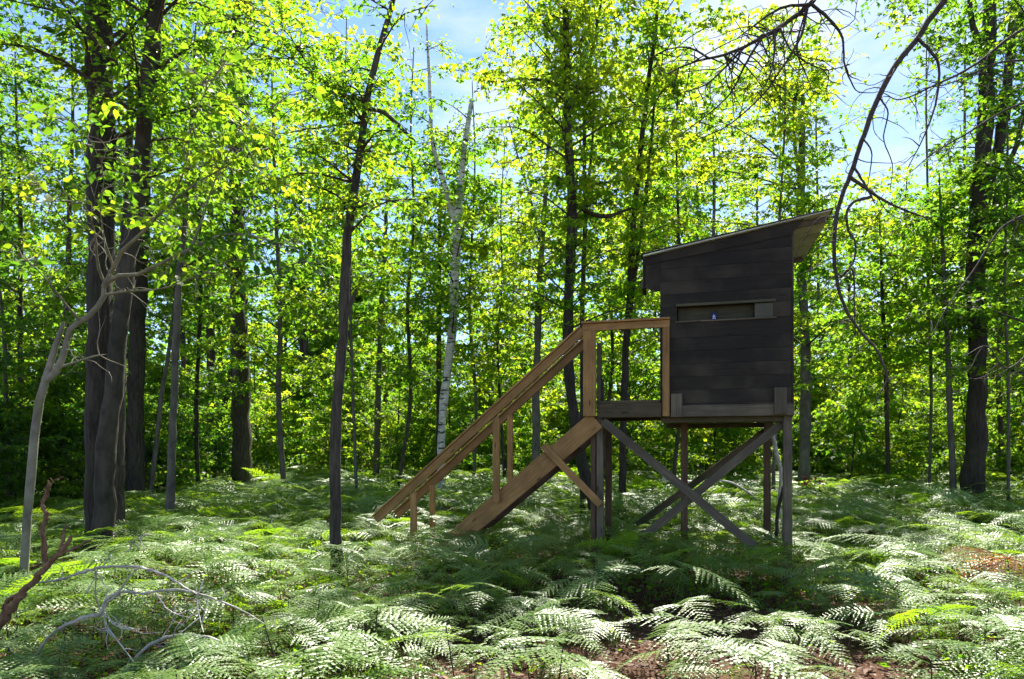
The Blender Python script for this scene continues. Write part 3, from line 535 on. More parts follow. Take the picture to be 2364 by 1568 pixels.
# other walls, floor
def side_wall(nm, u, face, door):
    sw = empty(nm, parent=blind); zt = roof_z(u) - .012; zz = zB + .012
    while zz < zt - .02:
        z2 = min(zz + PH, zt); w0_, w1_ = .04, DEP
        if door and zz < zB + 1.25: w0_ = .62 + .0
        board('plank', (u, w0_, (zz + z2) / 2), (u, w1_, (zz + z2) / 2), z2 - zz - .005, .022, 'siding', sw, face); zz = z2
side_wall('left_wall', uL + .011, (-1, 0, 0), False); side_wall('right_wall', uR - .011, (1, 0, 0), False)
bw = empty('back_wall', parent=blind); zz = zB + .012
while zz < roof_z(uL) - .02:
    z2 = min(zz + PH, roof_z(uL) - .01)
    board('plank', (uL + .024, DEP - .012, (zz + z2) / 2), (uR - .024, DEP - .012, (zz + z2) / 2), z2 - zz - .005, .022, 'siding', bw, (0, 1, 0)); zz = z2
prism('gable_panel', [(uL + .024, roof_z(uL) - .008), (uR - .024, roof_z(uL) - .008), (uR - .024, roof_z(uR) - .008)], DEP - .02, DEP - .004, 'siding', bw)
# roof: sheathing boards run along the slope's cross direction, felt on top
rf = empty('roof', parent=blind); u0, u1 = fl[0], fr[0]; W0, W1 = -.06, DEP + .12
rd = Vector((1, 0, sl_)).normalized(); rn = Vector((-sl_, 0, 1)).normalized()
nb = 5
for k in range(nb):
    wa = W0 + (W1 - W0) * k / nb; wb = W0 + (W1 - W0) * (k + 1) / nb; wm = (wa + wb) / 2
    p0 = Vector((u0 + .005, wm, roof_z(u0))) + rn * .014; p1 = Vector((u1 - rng.uniform(0, .02), wm, roof_z(u1))) + rn * .014
    board('roof_board', p0, p1, wb - wa - .012, .018, 'ply_pale', rf, rn)
p0 = Vector((u0 - .01, (W0 + W1) / 2, roof_z(u0))) + rn * .029; p1 = Vector((u1 + .01, (W0 + W1) / 2, roof_z(u1))) + rn * .029
board('roofing_felt', p0, p1, W1 - W0 + .02, .009, 'roofing', rf, rn)
uF = bl(1858, 530, -.05)[0]
prism('gable_fascia', [(u0 + .02, roof_z(u0 + .02) + .002), (u0 + .02, roof_z(u0 + .02) - .085), (uF - .12, roof_z(uF) - .15), (uF, roof_z(uF) + .002)], -.010, -.003, 'siding', rf)
for wv in (.02, DEP - .06): board('rafter_tail', (uR + .01, wv + .05, roof_z(uR) - .030), (u1 - .06, wv + .05, roof_z(u1 - .06) - .030), .055, .036, 'lumber_grey', rf, (0, -1, 0))
# boxed awning over the door on the platform side
aw = empty('awning', parent=blind); ua = bl(1486, 640)[0]; za = bl(1486, 668)[2]
prism('awning_cheek', [(ua + .018, za + .01), (uL - .003, bl(1525, 672)[2]), (uL - .003, roof_z(uL) - .006), (ua + .018, roof_z(ua) - .006)], -.004, .014, 'siding', aw)
board('awning_panel', (ua, -.012, (za + roof_z(ua)) / 2 - .005), (ua, .30, (za + roof_z(ua)) / 2 - .005), roof_z(ua) - za - .01, .02, 'siding', aw, (-1, 0, 0))
board('awning_batten', (ua - .02, -.02, za + .05), (ua - .02, .30, za + .05), .09, .018, 'lumber_grey', aw, (-1, 0, 0))
# base trim and cleats on the front wall
zt0, zt1 = bl(1700, 962)[2], bl(1700, 934)[2]
board('base_board', (bl(1575, 950)[0], -.022, (zt0 + zt1) / 2), (uR + .025, -.022, (zt0 + zt1) / 2), zt1 - zt0 - .004, .038, 'lumber_grey')
c0 = bl(1562, 960)[0]; board('cleat', (c0, -.030, zt0), (c0, -.030, bl(1560, 910)[2]), .118, .036, 'lumber_grey')
c1 = bl(1799, 900)[0]; board('cleat', (c1, -.060, zt0 + .015), (c1, -.060, bl(1799, 896)[2]), .118, .036, 'lumber_grey')
board('corner_post', (uR + .012, .02, zt0 - .01), (uR + .012, .02, roof_z(uR) - .02), .04, .022, 'siding', face=(1, 0, 0))
# platform
plat = empty('platform', parent=blind); uP = bl(1381, 950)[0]; zd = bl(1450, 931)[2]; zj = bl(1450, 965)[2]
board('front_joist', (uP, -.019, (zd + zj) / 2), (uL + .02, -.019, (zd + zj) / 2), zd - zj - .004, .038, 'lumber_moss', plat)
board('rear_joist', (uP, .72, (zd + zj) / 2), (uL + .02, .72, (zd + zj) / 2), zd - zj - .004, .038, 'lumber_moss', plat)
board('end_joist', (uP + .019, .005, (zd + zj) / 2), (uP + .019, .70, (zd + zj) / 2), zd - zj - .006, .038, 'lumber_moss', plat, (-1, 0, 0))
for k in range(6):
    wm = .02 + k * .135; board('deck_board', (uP - .01, wm, zd + .015), (uL - .004, wm, zd + .015), .125, .03, 'lumber_moss', plat, (0, 0, 1))
for k in range(11):
    wm = .05 + k * .14
    if wm < DEP - .03: board('floor_board', (uL + .03, wm, zB + .02), (uR - .03, wm, zB + .02), .130, .03, 'lumber_moss', plat, (0, 0, 1))
for wv in (.08, DEP - .06): board('floor_joist', (uL + .01, wv, zB - .028), (uR - .02, wv, zB - .028), .06, .038, 'lumber_moss', plat)
# legs
def leg(px, w_, py_top, wide=.089, mat='lumber_grey', thick=.089):
    p = bl(px, py_top, w_); q = np.array([p[0], w_, -.05]); X = BX0 + p[0] * CT + w_ * ST; return board('leg', q, p, wide, thick, mat)
leg(1386, .075, 962, .07); leg(1371, .10, 962, .055, 'lumber_red'); leg(1818, .07, 958, .085); leg(1405, .95, 962, .075, 'lumber_red'); leg(1580, .85, 965, .08, 'lumber_red'); leg(1771, 1.35, 962, .08, 'lumber_red')
leg(1374, .72, 962, .06, 'lumber_moss')
def brace(a, b, wa, wb, wide, mat, thick=.038, parent=blind): return board('brace', bl(*a, wa), bl(*b, wb), wide, thick, mat, parent)
brace((1392, 972), (1742, 1262), .01, .01, .092, 'lumber_grey'); brace((1806, 976), (1472, 1250), .135, .135, .090, 'lumber_grey'); brace((1778, 988), (1470, 1212), 1.42, 1.42, .085, 'lumber_moss')
# railings and stairs
LM = 'lumber'
p0, p1 = bl(1345, 757, -.03), bl(1546, 748, -.03); zr = (p0[2] + p1[2]) / 2
board('guard_rail', (p0[0], -.035, zr), (p1[0], -.035, zr), .080, .038, LM); board('rail_cap', (p0[0] - .005, -.030, zr + .052), (p1[0] + .005, -.030, zr + .052), .115, .022, LM, face=(0, 0, 1))
pn = bl(1362, 960, -.02); board('newel_post', (pn[0], -.058, bl(1362, 962)[2]), (pn[0], -.058, zr - .042), .140, .038, LM)
pw = bl(1538, 960, -.02); board('wall_post', (pw[0], -.058, bl(1538, 962)[2]), (pw[0], -.058, zr - .042), .072, .038, LM)
SW = .60
pr = bl(1384, 900, SW + .1)[0]
board('rear_newel_post', (pr, SW + .1, zj), (pr, SW + .1, zr - .06), .050, .089, 'lumber_grey')
board('rear_newel_post', (pr + .01, SW + .16, zj), (pr + .01, SW + .16, zj + .52), .075, .038, 'lumber_grey')
stc = empty('staircase', parent=blind)
a0, a1 = bl(1347, 763, -.03), bl(868, 1200, -.03)                  # front handrail centre line
board('handrail', a0, a1, .090, .038, LM, stc)
up_ = (Vector(a0) - Vector(a1)).normalized(); hn = Vector((-up_.z, 0, up_.x)); hn = hn if hn.z > 0 else -hn
board('handrail_cap', Vector(a0) + hn * .056 + Vector((0, .01, 0)), Vector(a1) + hn * .056 + Vector((0, .01, 0)), .089, .020, LM, stc, hn)
board('handrail', Vector(a0) + Vector((-.02, SW, 0)), Vector(a1) + Vector((0, SW, 0)), .090, .038, LM, stc)
board('handrail_cap', Vector(a0) + hn * .056 + Vector((-.02, SW, 0)), Vector(a1) + hn * .056 + Vector((0, SW, 0)), .089, .020, LM, stc, hn)
b0, b1 = bl(1376, 968, 0), bl(1028, 1262, 0); sdv = (Vector(b1) - Vector(b0)).normalized(); b1 = Vector(b1) + sdv * .35
b0 = Vector(b0)
sn = Vector((-sdv.z, 0, sdv.x)); sn = sn if sn.z > 0 else -sn
board('stringer', b0 - sn * .01, b1 - sn * .01, .215, .038, LM, stc); board('stringer', b0 + Vector((.0, SW - .02, 0)) - sn * .01, b1 + Vector((0, SW - .02, 0)) - sn * .01, .215, .038, 'lumber_red', stc)
nst = 8
for k in range(nst):
    p = b0 + (b1 - b0) * ((k + .55) / nst) + Vector((0, 0, .01))
    board('tread', (p.x, .022, p.z), (p.x, SW - .042, p.z), .235, .036, 'lumber_red', stc, (0, 0, 1))
for (px, pyt, pyb, w_) in ((1146, 968, 1160, -.068), (955, 1142, 1300, -.068)):
    c = bl(px, pyt, w_); e = bl(px, pyb, w_); board('baluster_post', (c[0], w_, e[2]), (c[0], w_, c[2] + .02), .080, .036, LM, stc)
    board('baluster_post', (c[0], SW - .068, e[2]), (c[0], SW - .068, c[2] + .085), .070, .036, LM, stc)
board('stair_brace', bl(1253, 1028, -.045), bl(1386, 1166, -.045), .080, .036, LM, stc)
# things in the slot: a blue bottle on the ledge
bp_ = bl(1648, 732, .05); bt = empty('bottle', Vector((BX0, BY0, 0)) + Matrix.Rotation(-TH, 3, 'Z') @ Vector((bp_[0], .05, zs_b + .002)), -TH); tag(bt, 'small dark blue bottle with white marks in the window slot', 'bottle')
def lathe(prof, S=16):
    V = [(r * math.cos(i / S * 2 * math.pi), r * math.sin(i / S * 2 * math.pi), zz) for r, zz in prof for i in range(S)]
    F = [[j * S + i, j * S + (i + 1) % S, (j + 1) * S + (i + 1) % S, (j + 1) * S + i] for j in range(len(prof) - 1) for i in range(S)]
    me = bpy.data.meshes.new('lathe'); me.from_pydata(V, [], F); me.polygons.foreach_set('use_smooth', np.ones(len(F), dtype=bool)); return me
obj('body', lathe([(.001, 0), (.026, .0), (.029, .004), (.029, .055), (.024, .068), (.012, .076), (.001, .077)]), M['blue'], bt); obj('cap', lathe([(.001, .0775), (.011, .0775), (.011, .090), (.001, .091)]), M['blue'], bt)
for (zz, ln, an) in ((.014, .030, .1), (.030, .026, .2), (.045, .016, .9)):
    q = obj('print_mark', box_mesh(ln, .0012, .006, .0003), M['white'], bt); q.location = (0.002, -.0297, zz); q.rotation_euler = (0, an * .5, 0)

# ------------------------------------------------------------------ bare overhanging limbs from a pine just outside the view
pine_base = np.array([6.6, 5.6, 0.0]); pine = empty('bare_pine', pine_base); tag(pine, 'bare-limbed pine whose crooked dead branches hang down beside the hut', 'tree', FG)
def bare(t, pts, Y, w0, w1, Yt=None, S=7, n=None):
    P = np.array([pt(x, y, yy) for (x, y), yy in zip(pts, np.linspace(Y, Yt or Y, len(pts)))]); n = n or max(8, 4 * len(P))
    Q = smooth_path(P, n); rr = np.linspace(w0, w1, n) / FP * Q[:, 1] / 2; Q[1:-1] += rng.normal(0, .15, (n - 2, 3)) * rr[1:-1, None]; V, F = tubes(Q, np.maximum(rr, .0015), S, rough=.06); t.lb.add(V, F); return Q
def twiggy(t, Q, n, ln, w=3.0, dn=.6, f0=.1):
    for _ in range(n):
        i = int(rng.uniform(f0, 1) * (len(Q) - 1)); A = Q[i]; d = rng.standard_normal(3); d[2] -= dn; d[1] *= .5; d = unit(d); l_n = ln * rng.uniform(.3, 1)
        P = [A]; 
        for k in range(4): d = unit(d + rng.normal(0, .35, 3) + (0, 0, -.1)); P.append(P[-1] + d * l_n / 4)
        V, F = tubes(smooth_path(P, 8), np.linspace(w, .8, 8) / FP * 5 / 2, 4); t.lb.add(V, F)
        if rng.random() < .5:
            A2 = P[2]; d2 = unit(d + rng.normal(0, .6, 3)); V, F = tubes(np.array([A2, A2 + d2 * l_n * .2 + (0, 0, -.01), A2 + d2 * l_n * .4]), np.array([w * .6, w * .4, .7]) / FP * 5 / 2, 4); t.lb.add(V, F)
t = Tree(pine_base); parts = []
tp = np.array([pine_base + (0, 0, -.1), pine_base + (.02, 0, 1.5), pine_base + (-.05, .05, 3.5), pine_base + (.0, .1, 5.5), pine_base + (.05, .1, 7.5)])
Qp, rqp, V, F = stem_tube(tp, np.array([.17, .16, .14, .11, .04])); parts.append(('trunk', V, F, M['bark_dark']))
top = Qp[int(len(Qp) * .80)]; xt, yt = proj(top)
Qd = bare(t, [(xt, yt), (2330, -190), (2180, 0), (2120, 85), (2055, 170), (2010, 270), (1985, 340), (1960, 410), (1935, 480), (1926, 560), (1930, 640), (1950, 710), (1990, 770), (2025, 810), (2042, 850), (2052, 885)], 5.6, 16, 4, 5.0, n=60); twiggy(t, Qd, 26, .5, f0=.25)
Q2 = bare(t, [(2118, 88), (2150, 120), (2168, 160), (2160, 240), (2135, 310), (2095, 390)], 5.2, 8, 2); twiggy(t, Q2, 8, .25)
Q3 = bare(t, [(1962, 408), (1995, 432), (2040, 462), (2100, 490), (2150, 505)], 5.1, 9, 3); twiggy(t, Q3, 8, .3)
Q3 = bare(t, [(1972, 385), (1990, 415), (2010, 450), (2020, 470)], 5.1, 6, 3)
Q4 = bare(t, [(2010, 455), (1975, 465), (1955, 490), (1958, 530), (1975, 560), (1972, 600), (1960, 620)], 5.1, 8, 3); twiggy(t, Q4, 6, .2)
Q4 = bare(t, [(1940, 640), (1965, 620), (1972, 650), (1972, 720), (1975, 770)], 5.05, 6, 2); twiggy(t, Q4, 5, .2)
Q4 = bare(t, [(1926, 500), (1890, 505), (1860, 545), (1838, 590)], 5.1, 4, 2); Q4 = bare(t, [(1928, 555), (1880, 580), (1868, 640), (1850, 690)], 5.1, 3, 1.5)
Q5 = bare(t, [(2030, 225), (2050, 260), (2040, 320), (2060, 380), (2055, 440)], 5.2, 4, 1.5); Q5 = bare(t, [(1992, 320), (2012, 350), (2008, 400), (1998, 450)], 5.1, 4, 1.5)
# the upper spray of bare branches
Qa = bare(t, [(xt, yt), (2200, -420), (2000, -180), (1905, -40), (1868, 10), (1800, 62), (1735, 100), (1680, 125), (1605, 142), (1540, 170)], 5.6, 19, 3, 4.8, n=44); twiggy(t, Qa, 34, .75, 4.0, f0=.45)
for pts, w0 in (([(1868, 10), (1800, 20), (1740, 60), (1700, 90)], 8), ([(1868, 5), (1920, 50), (1945, 90), (1950, 150), (1970, 200), (1985, 215)], 8), ([(1790, 68), (1785, 140), (1770, 190), (1740, 230)], 6), ([(1755, 92), (1720, 150), (1690, 210), (1640, 260), (1560, 320)], 6),
                ([(1865, 12), (1850, 80), (1810, 150), (1760, 220), (1680, 290), (1590, 330)], 7), ([(1862, 14), (1840, 110), (1860, 170), (1880, 220)], 5), ([(1720, 108), (1660, 170), (1620, 200), (1570, 215)], 5), ([(1800, 62), (1830, 120), (1900, 160), (1960, 150)], 5), ([(1640, 136), (1590, 110), (1540, 115), (1490, 140)], 5)):
    q = bare(t, pts, 4.95 + rng.uniform(-.2, .25), w0, 1.8); twiggy(t, q, 9, .42, 3.0)
for pts, w0 in (([(2420, 40), (2340, 80), (2250, 150), (2150, 200), (2080, 230), (2040, 215)], 8), ([(2430, 220), (2330, 250), (2230, 310), (2160, 350), (2100, 400)], 6), ([(2420, 480), (2320, 520), (2250, 620), (2180, 720), (2140, 800)], 6), ([(2440, 140), (2350, 140), (2290, 150), (2200, 190), (2130, 205)], 6), ([(2430, 760), (2330, 850), (2280, 800), (2230, 820)], 4)):
    q = bare(t, pts, 5.9, w0, 1.8, 5.5); twiggy(t, q, 12, .5, 2.6)
for c in range(16):   # sparse needle tufts high on the limbs
    A = Qp[int(len(Qp) * rng.uniform(.7, .98))]; az = rng.uniform(0, 6.28); C = A + np.array([math.cos(az) * 1.2, math.sin(az) * 1.0, .5]); path = t.limb([A, (A + C) / 2, C], .02, .005, n=6); t.leafy(path, 8, .4, .07, .4, 'ovate', per=22)
t.finish(pine, parts, M['bark_dark'], M['needle'], M['twig'])

# ------------------------------------------------------------------ bent pale sapling at left with big leaves
sb = pt(56, 1344, 5.6); sb = np.array([sb[0], sb[1], 0]); sap = empty('bent_sapling', sb); tag(sap, 'bent pale-barked sapling with bare crooked twigs and large sunlit leaves', 'tree', FG)
t = Tree(sb); parts = []
def sap_stem(pts, ws, nm, Y=5.6, Yt=None, gr=False):
    P, rr = stem_path(pts, Y, ws, Yt, to_ground=gr); rr = rr * .74; Q, rq, V, F = stem_tube(P, rr, S=10, rough=.03); parts.append((nm, V, F, M['bark_pale'])); return Q
sap_stem([(54, 1344), (58, 1270), (64, 1190), (74, 1090), (80, 1010), (92, 930), (108, 870), (128, 800), (142, 762), (146, 742)], (24, 25, 25, 26, 24, 24, 22, 18, 13, 9), 'trunk', gr=True)
sap_stem([(110, 876), (134, 852), (150, 805), (158, 764), (185, 742), (215, 722), (236, 690), (240, 660)], (16, 16, 15, 15, 15, 17, 15, 12), 'limb')
Qs = [sap_stem([(240, 662), (262, 618), (285, 575), (318, 548), (345, 520), (395, 468), (450, 425), (520, 385), (590, 345)], (12, 11, 11, 9, 8, 7, 6, 4, 2), 'limb', 5.6, 5.2),
      sap_stem([(240, 655), (280, 635), (330, 632), (380, 602), (440, 575), (500, 545), (560, 540), (640, 560), (720, 600)], (10, 9, 8, 8, 7, 6, 5, 4, 2), 'limb', 5.6, 5.1),
      sap_stem([(238, 648), (225, 610), (222, 560), (212, 510), (190, 470), (130, 440), (70, 420)], (7, 6, 5, 4, 3, 2), 'limb', 5.6, 4.8),
      sap_stem([(262, 616), (246, 570), (236, 530), (232, 470), (240, 420), (225, 350), (170, 280)], (6, 5, 4, 3, 2.5, 2), 'limb', 5.6, 4.7),
      sap_stem([(440, 575), (470, 500), (490, 430), (530, 350), (560, 290), (640, 240)], (6, 5, 4, 4, 3, 2), 'limb', 5.3, 5.0),
      sap_stem([(395, 468), (430, 380), (440, 300), (470, 220), (520, 140)], (5, 4, 3, 2), 'limb', 5.3, 4.9),
      sap_stem([(245, 680), (300, 672), (370, 668), (450, 640), (530, 600)], (6, 5, 4, 3, 2), 'limb', 5.6, 5.3),
      sap_stem([(185, 742), (150, 700), (110, 650), (60, 600), (-20, 570)], (6, 5, 4, 3, 2), 'limb', 5.6, 5.0),
      sap_stem([(130, 850), (180, 835), (220, 822), (245, 818)], (6, 5, 4, 2), 'limb', 5.6, 5.5)]
for j, (Q, nt_w, tn) in enumerate(zip(Qs, (16, 20, 12, 16, 18, 18, 8, 6, 0), (.5, .42, .6, .62, .55, .55, .4, .35, 0))):
    if nt_w: t.leafy(Q, nt_w, .42, .075, tn, 'big', per=10, flat=.5, droop=.3, frm=.45, up=.35)
    twiggy(t, Q, 7, .45, 3.0, -.1, .2)
t.finish(sap, parts, M['bark_pale'], M['green'], M['bark_pale'])

# ------------------------------------------------------------------ dead wood in the left foreground
db = pt(60, 1360, 3.6); db = np.array([db[0], db[1], 0.0]); dead = empty('dead_branch', db); tag(dead, 'gnarled red-brown dead branch with peeling bark poking out of the ferns', 'branch')
t = Tree(db); parts = []
def dead_stem(pts, ws, Y=3.6, Yt=None, nm='limb', mat='deadwood'):
    P = np.array([pt(x, y, yy) for (x, y), yy in zip(pts, np.linspace(Y, Yt or Y, len(pts)))]); n = 5 * len(P); Q = smooth_path(P, n); rr = np.interp(np.linspace(0, 1, n), np.linspace(0, 1, len(ws)), ws) / FP * Y / 2
    Q[1:-1] += rng.normal(0, .25, (n - 2, 3)) * rr[1:-1, None]; V, F = tubes(Q, rr * (1 + rng.normal(0, .12, n)), 9, rough=.16); parts.append((nm, V, F, M[mat])); return Q
dead_stem([(-60, 1500), (0, 1440), (45, 1378), (85, 1335), (112, 1302), (150, 1262), (165, 1235)], (22, 20, 17, 15, 13, 10, 5))
dead_stem([(104, 1305), (103, 1260), (100, 1215), (108, 1190), (98, 1165), (108, 1140), (112, 1120), (110, 1108)], (11, 11, 11, 10, 9, 9, 6, 3))
dead_stem([(112, 1130), (122, 1112), (130, 1107), (148, 1100)], (4, 3, 3, 2)); dead_stem([(122, 1112), (116, 1104)], (3, 2))
dead_stem([(140, 1270), (146, 1245), (148, 1225), (158, 1205)], (10, 8, 5, 3)); dead_stem([(118, 1298), (140, 1280), (175, 1265), (200, 1250), (222, 1244)], (7, 7, 6, 4, 2))
dead_stem([(62, 1360), (45, 1370), (20, 1385), (6, 1415), (2, 1440)], (8, 9, 10, 10, 9))
for nm, V, F, mt in parts: obj(nm, mk_mesh(nm, V - db, [F], True), mt, dead)
gb = pt(230, 1430, 3.5); gb = np.array([gb[0], gb[1], 0.0]); gt = empty('fallen_twigs', gb); tag(gt, 'arching grey bare fallen branch with thin twigs lying over the ferns', 'branch')
parts = []; t = Tree(gb)
for pts, ws in (([(85, 1345), (140, 1338), (190, 1322), (225, 1312), (262, 1308), (322, 1310), (375, 1325), (420, 1352), (455, 1372)], (4, 5, 6, 6, 6, 6, 5, 4, 2)), ([(85, 1515), (105, 1480), (150, 1445), (200, 1425), (232, 1415), (245, 1385), (275, 1365), (300, 1330), (322, 1310)], (6, 6, 7, 8, 9, 7, 6, 4, 3)),
               ([(238, 1402), (262, 1380), (285, 1366), (330, 1370), (380, 1362), (440, 1366), (500, 1385), (560, 1410), (610, 1440)], (8, 7, 6, 5, 5, 5, 4, 3, 2)), ([(238, 1410), (262, 1440), (290, 1452), (325, 1452)], (4, 4, 3, 2)), ([(236, 1412), (250, 1450), (280, 1490), (310, 1530)], (4, 4, 3, 2)),
               ([(232, 1408), (220, 1375), (222, 1340), (220, 1320)], (3, 3, 2)), ([(300, 1540), (345, 1490), (420, 1465), (500, 1478), (555, 1505), (600, 1560)], (8, 8, 7, 6, 5, 3)), ([(470, 1340), (455, 1385), (462, 1430), (470, 1460)], (3, 3, 2)), ([(360, 1370), (385, 1405), (410, 1420)], (3, 2)), ([(300, 1268), (308, 1250), (345, 1222)], (3, 2, 1.5))):
    Q = dead_stem(pts, ws, 3.7, 3.5, 'twig', 'deadgrey'); twiggy(t, Q, 6, .16, 2.2, -.1)
for nm, V, F, mt in parts: obj(nm, mk_mesh(nm, V - gb, [F], True), mt, gt)
t.lb.V = [v - gb for v in t.lb.V]; obj('fine_twigs', t.lb.mesh('fine_twigs', True), M['deadgrey'], gt)['kind'] = 'stuff'
# forked dead stick leaning by the rear right leg
def stick(name, label, pts, Y, ws, mat, Yt=None):
    P = np.array([pt(x, y, yy) for (x, y), yy in zip(pts, np.linspace(Y, Yt or Y, len(pts)))]); base = np.array([P[-1][0], P[-1][1], 0]); n = 5 * len(P); Q = smooth_path(P, n); rr = np.interp(np.linspace(0, 1, n), np.linspace(0, 1, len(ws)), ws) / FP * Y / 2
    Q[1:-1] += rng.normal(0, .12, (n - 2, 3)) * rr[1:-1, None]; V, F = tubes(Q, rr, 8, rough=.1); o = obj(name, mk_mesh(name, V - base, [F], True), M[mat], loc=base); tag(o, label, 'stick'); return o
stick('leaning_stick', 'pale crooked dead stick leaning beside the rear leg under the hut', [(1784, 1005), (1792, 1045), (1803, 1090), (1800, 1130), (1797, 1165), (1806, 1200), (1812, 1290)], 8.6, (10, 10, 9, 6, 5, 5, 4), 'deadgrey')
stick('leaning_stick', 'dark upright dead stick close to the front right leg', [(1824, 985), (1826, 1040), (1816, 1100), (1800, 1160), (1794, 1200), (1792, 1280)], 8.2, (6, 8, 9, 9, 8, 8), 'bark_dark')
stick('fallen_log', 'pale fallen log lying among ferns seen behind the front legs', [(1530, 1105), (1575, 1112), (1620, 1120), (1660, 1128)], 14.5, (14, 14, 12, 8), 'deadgrey')
stick('fallen_log', 'thin grey fallen branch on ferns between the hut legs', [(1830, 1130), (1800, 1122), (1850, 1118), (1870, 1132)][0:0] + [(1655, 1108), (1690, 1115), (1720, 1132), (1745, 1150)], 11.0, (4, 5, 5, 3), 'deadgrey')

# ------------------------------------------------------------------ bracken ferns
def frond(L, npair, nlob, wide, droop, seed):
    """one pinnate blade along +X, each pinna lined with small pinnules"""
    r = np.random.default_rng(seed); mb = MB(); V0 = []; Fq = []; tn = []
    def pos(s): return np.array([s * L * (1 - .10 * droop * s), 0, L * (.10 * s - droop * .42 * s * s)])
    K = 8; pts = np.array([pos(s) for s in np.linspace(0, 1, K)]); V, F = tubes(pts, np.linspace(.0032, .0007, K) * (L / .4), 3); mb.add(V, F, a=np.full(len(V), .3))
    for i in range(npair):
        s = .10 + .88 * (i + .5) / npair; c = pos(s); f = (1 - s)
        ln = L * wide * (f ** .85) * (1.0 if i else .9) * r.uniform(.88, 1.1) + .008
        for sg in (-1, 1):
            ang = R(68 - 16 * s) + r.normal(0, .07); d = np.array([math.cos(ang), sg * math.sin(ang), -.10 * droop + r.normal(0, .06)]); d /= np.linalg.norm(d)
            side = np.array([-d[1] * sg, d[0] * sg, 0]); side /= np.linalg.norm(side); up = np.cross(d, side * 1.0); up *= np.sign(up[2]) if up[2] else 1
            nl = max(3, int(nlob * (ln / (L * wide)) + 1)); tb = .5 + r.normal(0, .12)
            ws = L * .88 / npair * .50 * (.75 + .25 * f)
            for k in range(nl):
                q = (k + .3) / nl; b = c + d * ln * q + np.array([0, 0, -.16 * ln * q * q]); pl = ws * (1 - q ** 1.5 * .8) * r.uniform(.8, 1.15); hw = ln / nl * .50
                for s2 in (-1, 1):
                    dd = side * s2 * .93 + d * .45 + up * (-.22 + r.normal(0, .10)); 
                    V0 += [b - d * hw, b + dd * pl * .75 - d * hw * .8, b + dd * pl, b + d * hw * 1.0]; n0 = len(V0); Fq.append((n0 - 4, n0 - 3, n0 - 2, n0 - 1)); tn += [np.clip(tb + r.normal(0, .05), 0, 1)] * 4
            e = c + d * ln * .86 + np.array([0, 0, -.12 * ln]); V0 += [e - side * ws * .12, e + d * ln * .18 + np.array([0, 0, -.05 * ln]), e + side * ws * .12]; n0 = len(V0); Fq.append((n0 - 3, n0 - 2, n0 - 1, n0 - 1)); tn += [tb] * 3
    Fq = np.array(Fq); quad = Fq[Fq[:, 2] != Fq[:, 3]]; tri = Fq[Fq[:, 2] == Fq[:, 3]][:, :3]
    mb.add(np.array(V0), quad, tri, a=np.array(tn)); return mb
FR = [frond(.42, 13, 8, .44, .9, 11), frond(.36, 12, 7, .48, 1.2, 12), frond(.48, 14, 8, .40, .7, 13), frond(.30, 11, 7, .50, 1.0, 14)]
FRM = [f.mesh('frond', False, 'tone') for f in FR]
for m in FRM: m.materials.append(M['fern'])
def fern_layout(k):
    r = np.random.default_rng(100 + k); h = r.uniform(.26, .44); lay = []; n = 3 if k % 3 else 4
    for j in range(n):
        f = int(r.integers(0, 4)); az = j * 2 * math.pi / n * (.82 if n == 3 else 1) + r.normal(0, .3); sc = r.uniform(.75, 1.1) if j else r.uniform(1.0, 1.25)
        lay.append((f, az, r.normal(.02, .12), r.normal(0, .16), sc, h - .05 * (j == 3) - .02 * j))
    return h, lay
stemM = []; LAY = []
for k in range(6):
    h, lay = fern_layout(k); LAY.append(lay); r = np.random.default_rng(k)
    V, F = tubes(smooth_path([(0, 0, -.06), (r.normal(0, .02), r.normal(0, .02), h * .5), (0, 0, h)], 7), np.linspace(.0045, .003, 7), 5)
    stemM.append(mk_mesh('stem', V, [F], True)); stemM[-1].materials.append(M['twig'])
def fmat(f, az, pitch, roll, sc, z): return Matrix.Translation((0, 0, z)) @ Matrix.Rotation(az, 4, 'Z') @ Matrix.Rotation(-pitch, 4, 'Y') @ Matrix.Rotation(roll, 4, 'X') @ Matrix.Diagonal((sc, sc, sc, 1))
# scatter
def sparse(x, y):   # bare litter patches in the foreground
    d = 1.0
    for cx_, cy_, rx, ry, v in ((1.35, 4.2, 1.15, .95, .05), (.15, 3.9, .9, .75, .12), (-.45, 3.55, .6, .45, .3), (1.1, 3.2, .8, .9, .07), (.15, 3.1, .35, .5, .25), (1.4, 5.5, .9, .35, .3), (2.2, 4.6, .5, .5, .4), (-1.9, 2.9, 1.1, .75, .4)):
        if ((x - cx_) / rx) ** 2 + ((y - cy_) / ry) ** 2 < 1: d = min(d, v)
    return d
fern_pts = []; cell = {}
def try_fern(x, y, dmin):
    kx, ky = int(x // .3), int(y // .3)
    for a_ in (-1, 0, 1):
        for b_ in (-1, 0, 1):
            for q in cell.get((kx + a_, ky + b_), ()):
                if (q[0] - x) ** 2 + (q[1] - y) ** 2 < dmin * dmin: return False
    cell.setdefault((kx, ky), []).append((x, y)); return True
for _ in range(16000):
    Y = math.sqrt(rng.uniform(2.2 ** 2, 23.5 ** 2)); X = (rng.uniform(-120, 2484) - CX) / FP * Y
    if rng.random() > sparse(X, Y): continue
    e = edge_Y(X / Y * FP + CX) + 2.0
    if Y > e and rng.random() > .12: continue
    if not try_fern(X, Y, .185 if Y < 8 else .23): continue
    fern_pts.append((X, Y))
for _ in range(1800):   # the nearest strip again, so that the foreground is closed
    Y = rng.uniform(2.0, 5.2); X = (rng.uniform(-120, 2484) - CX) / FP * Y
    if rng.random() > sparse(X, Y) or not try_fern(X, Y, .135): continue
    fern_pts.append((X, Y))
fern_pts.sort(key=lambda p: p[1])
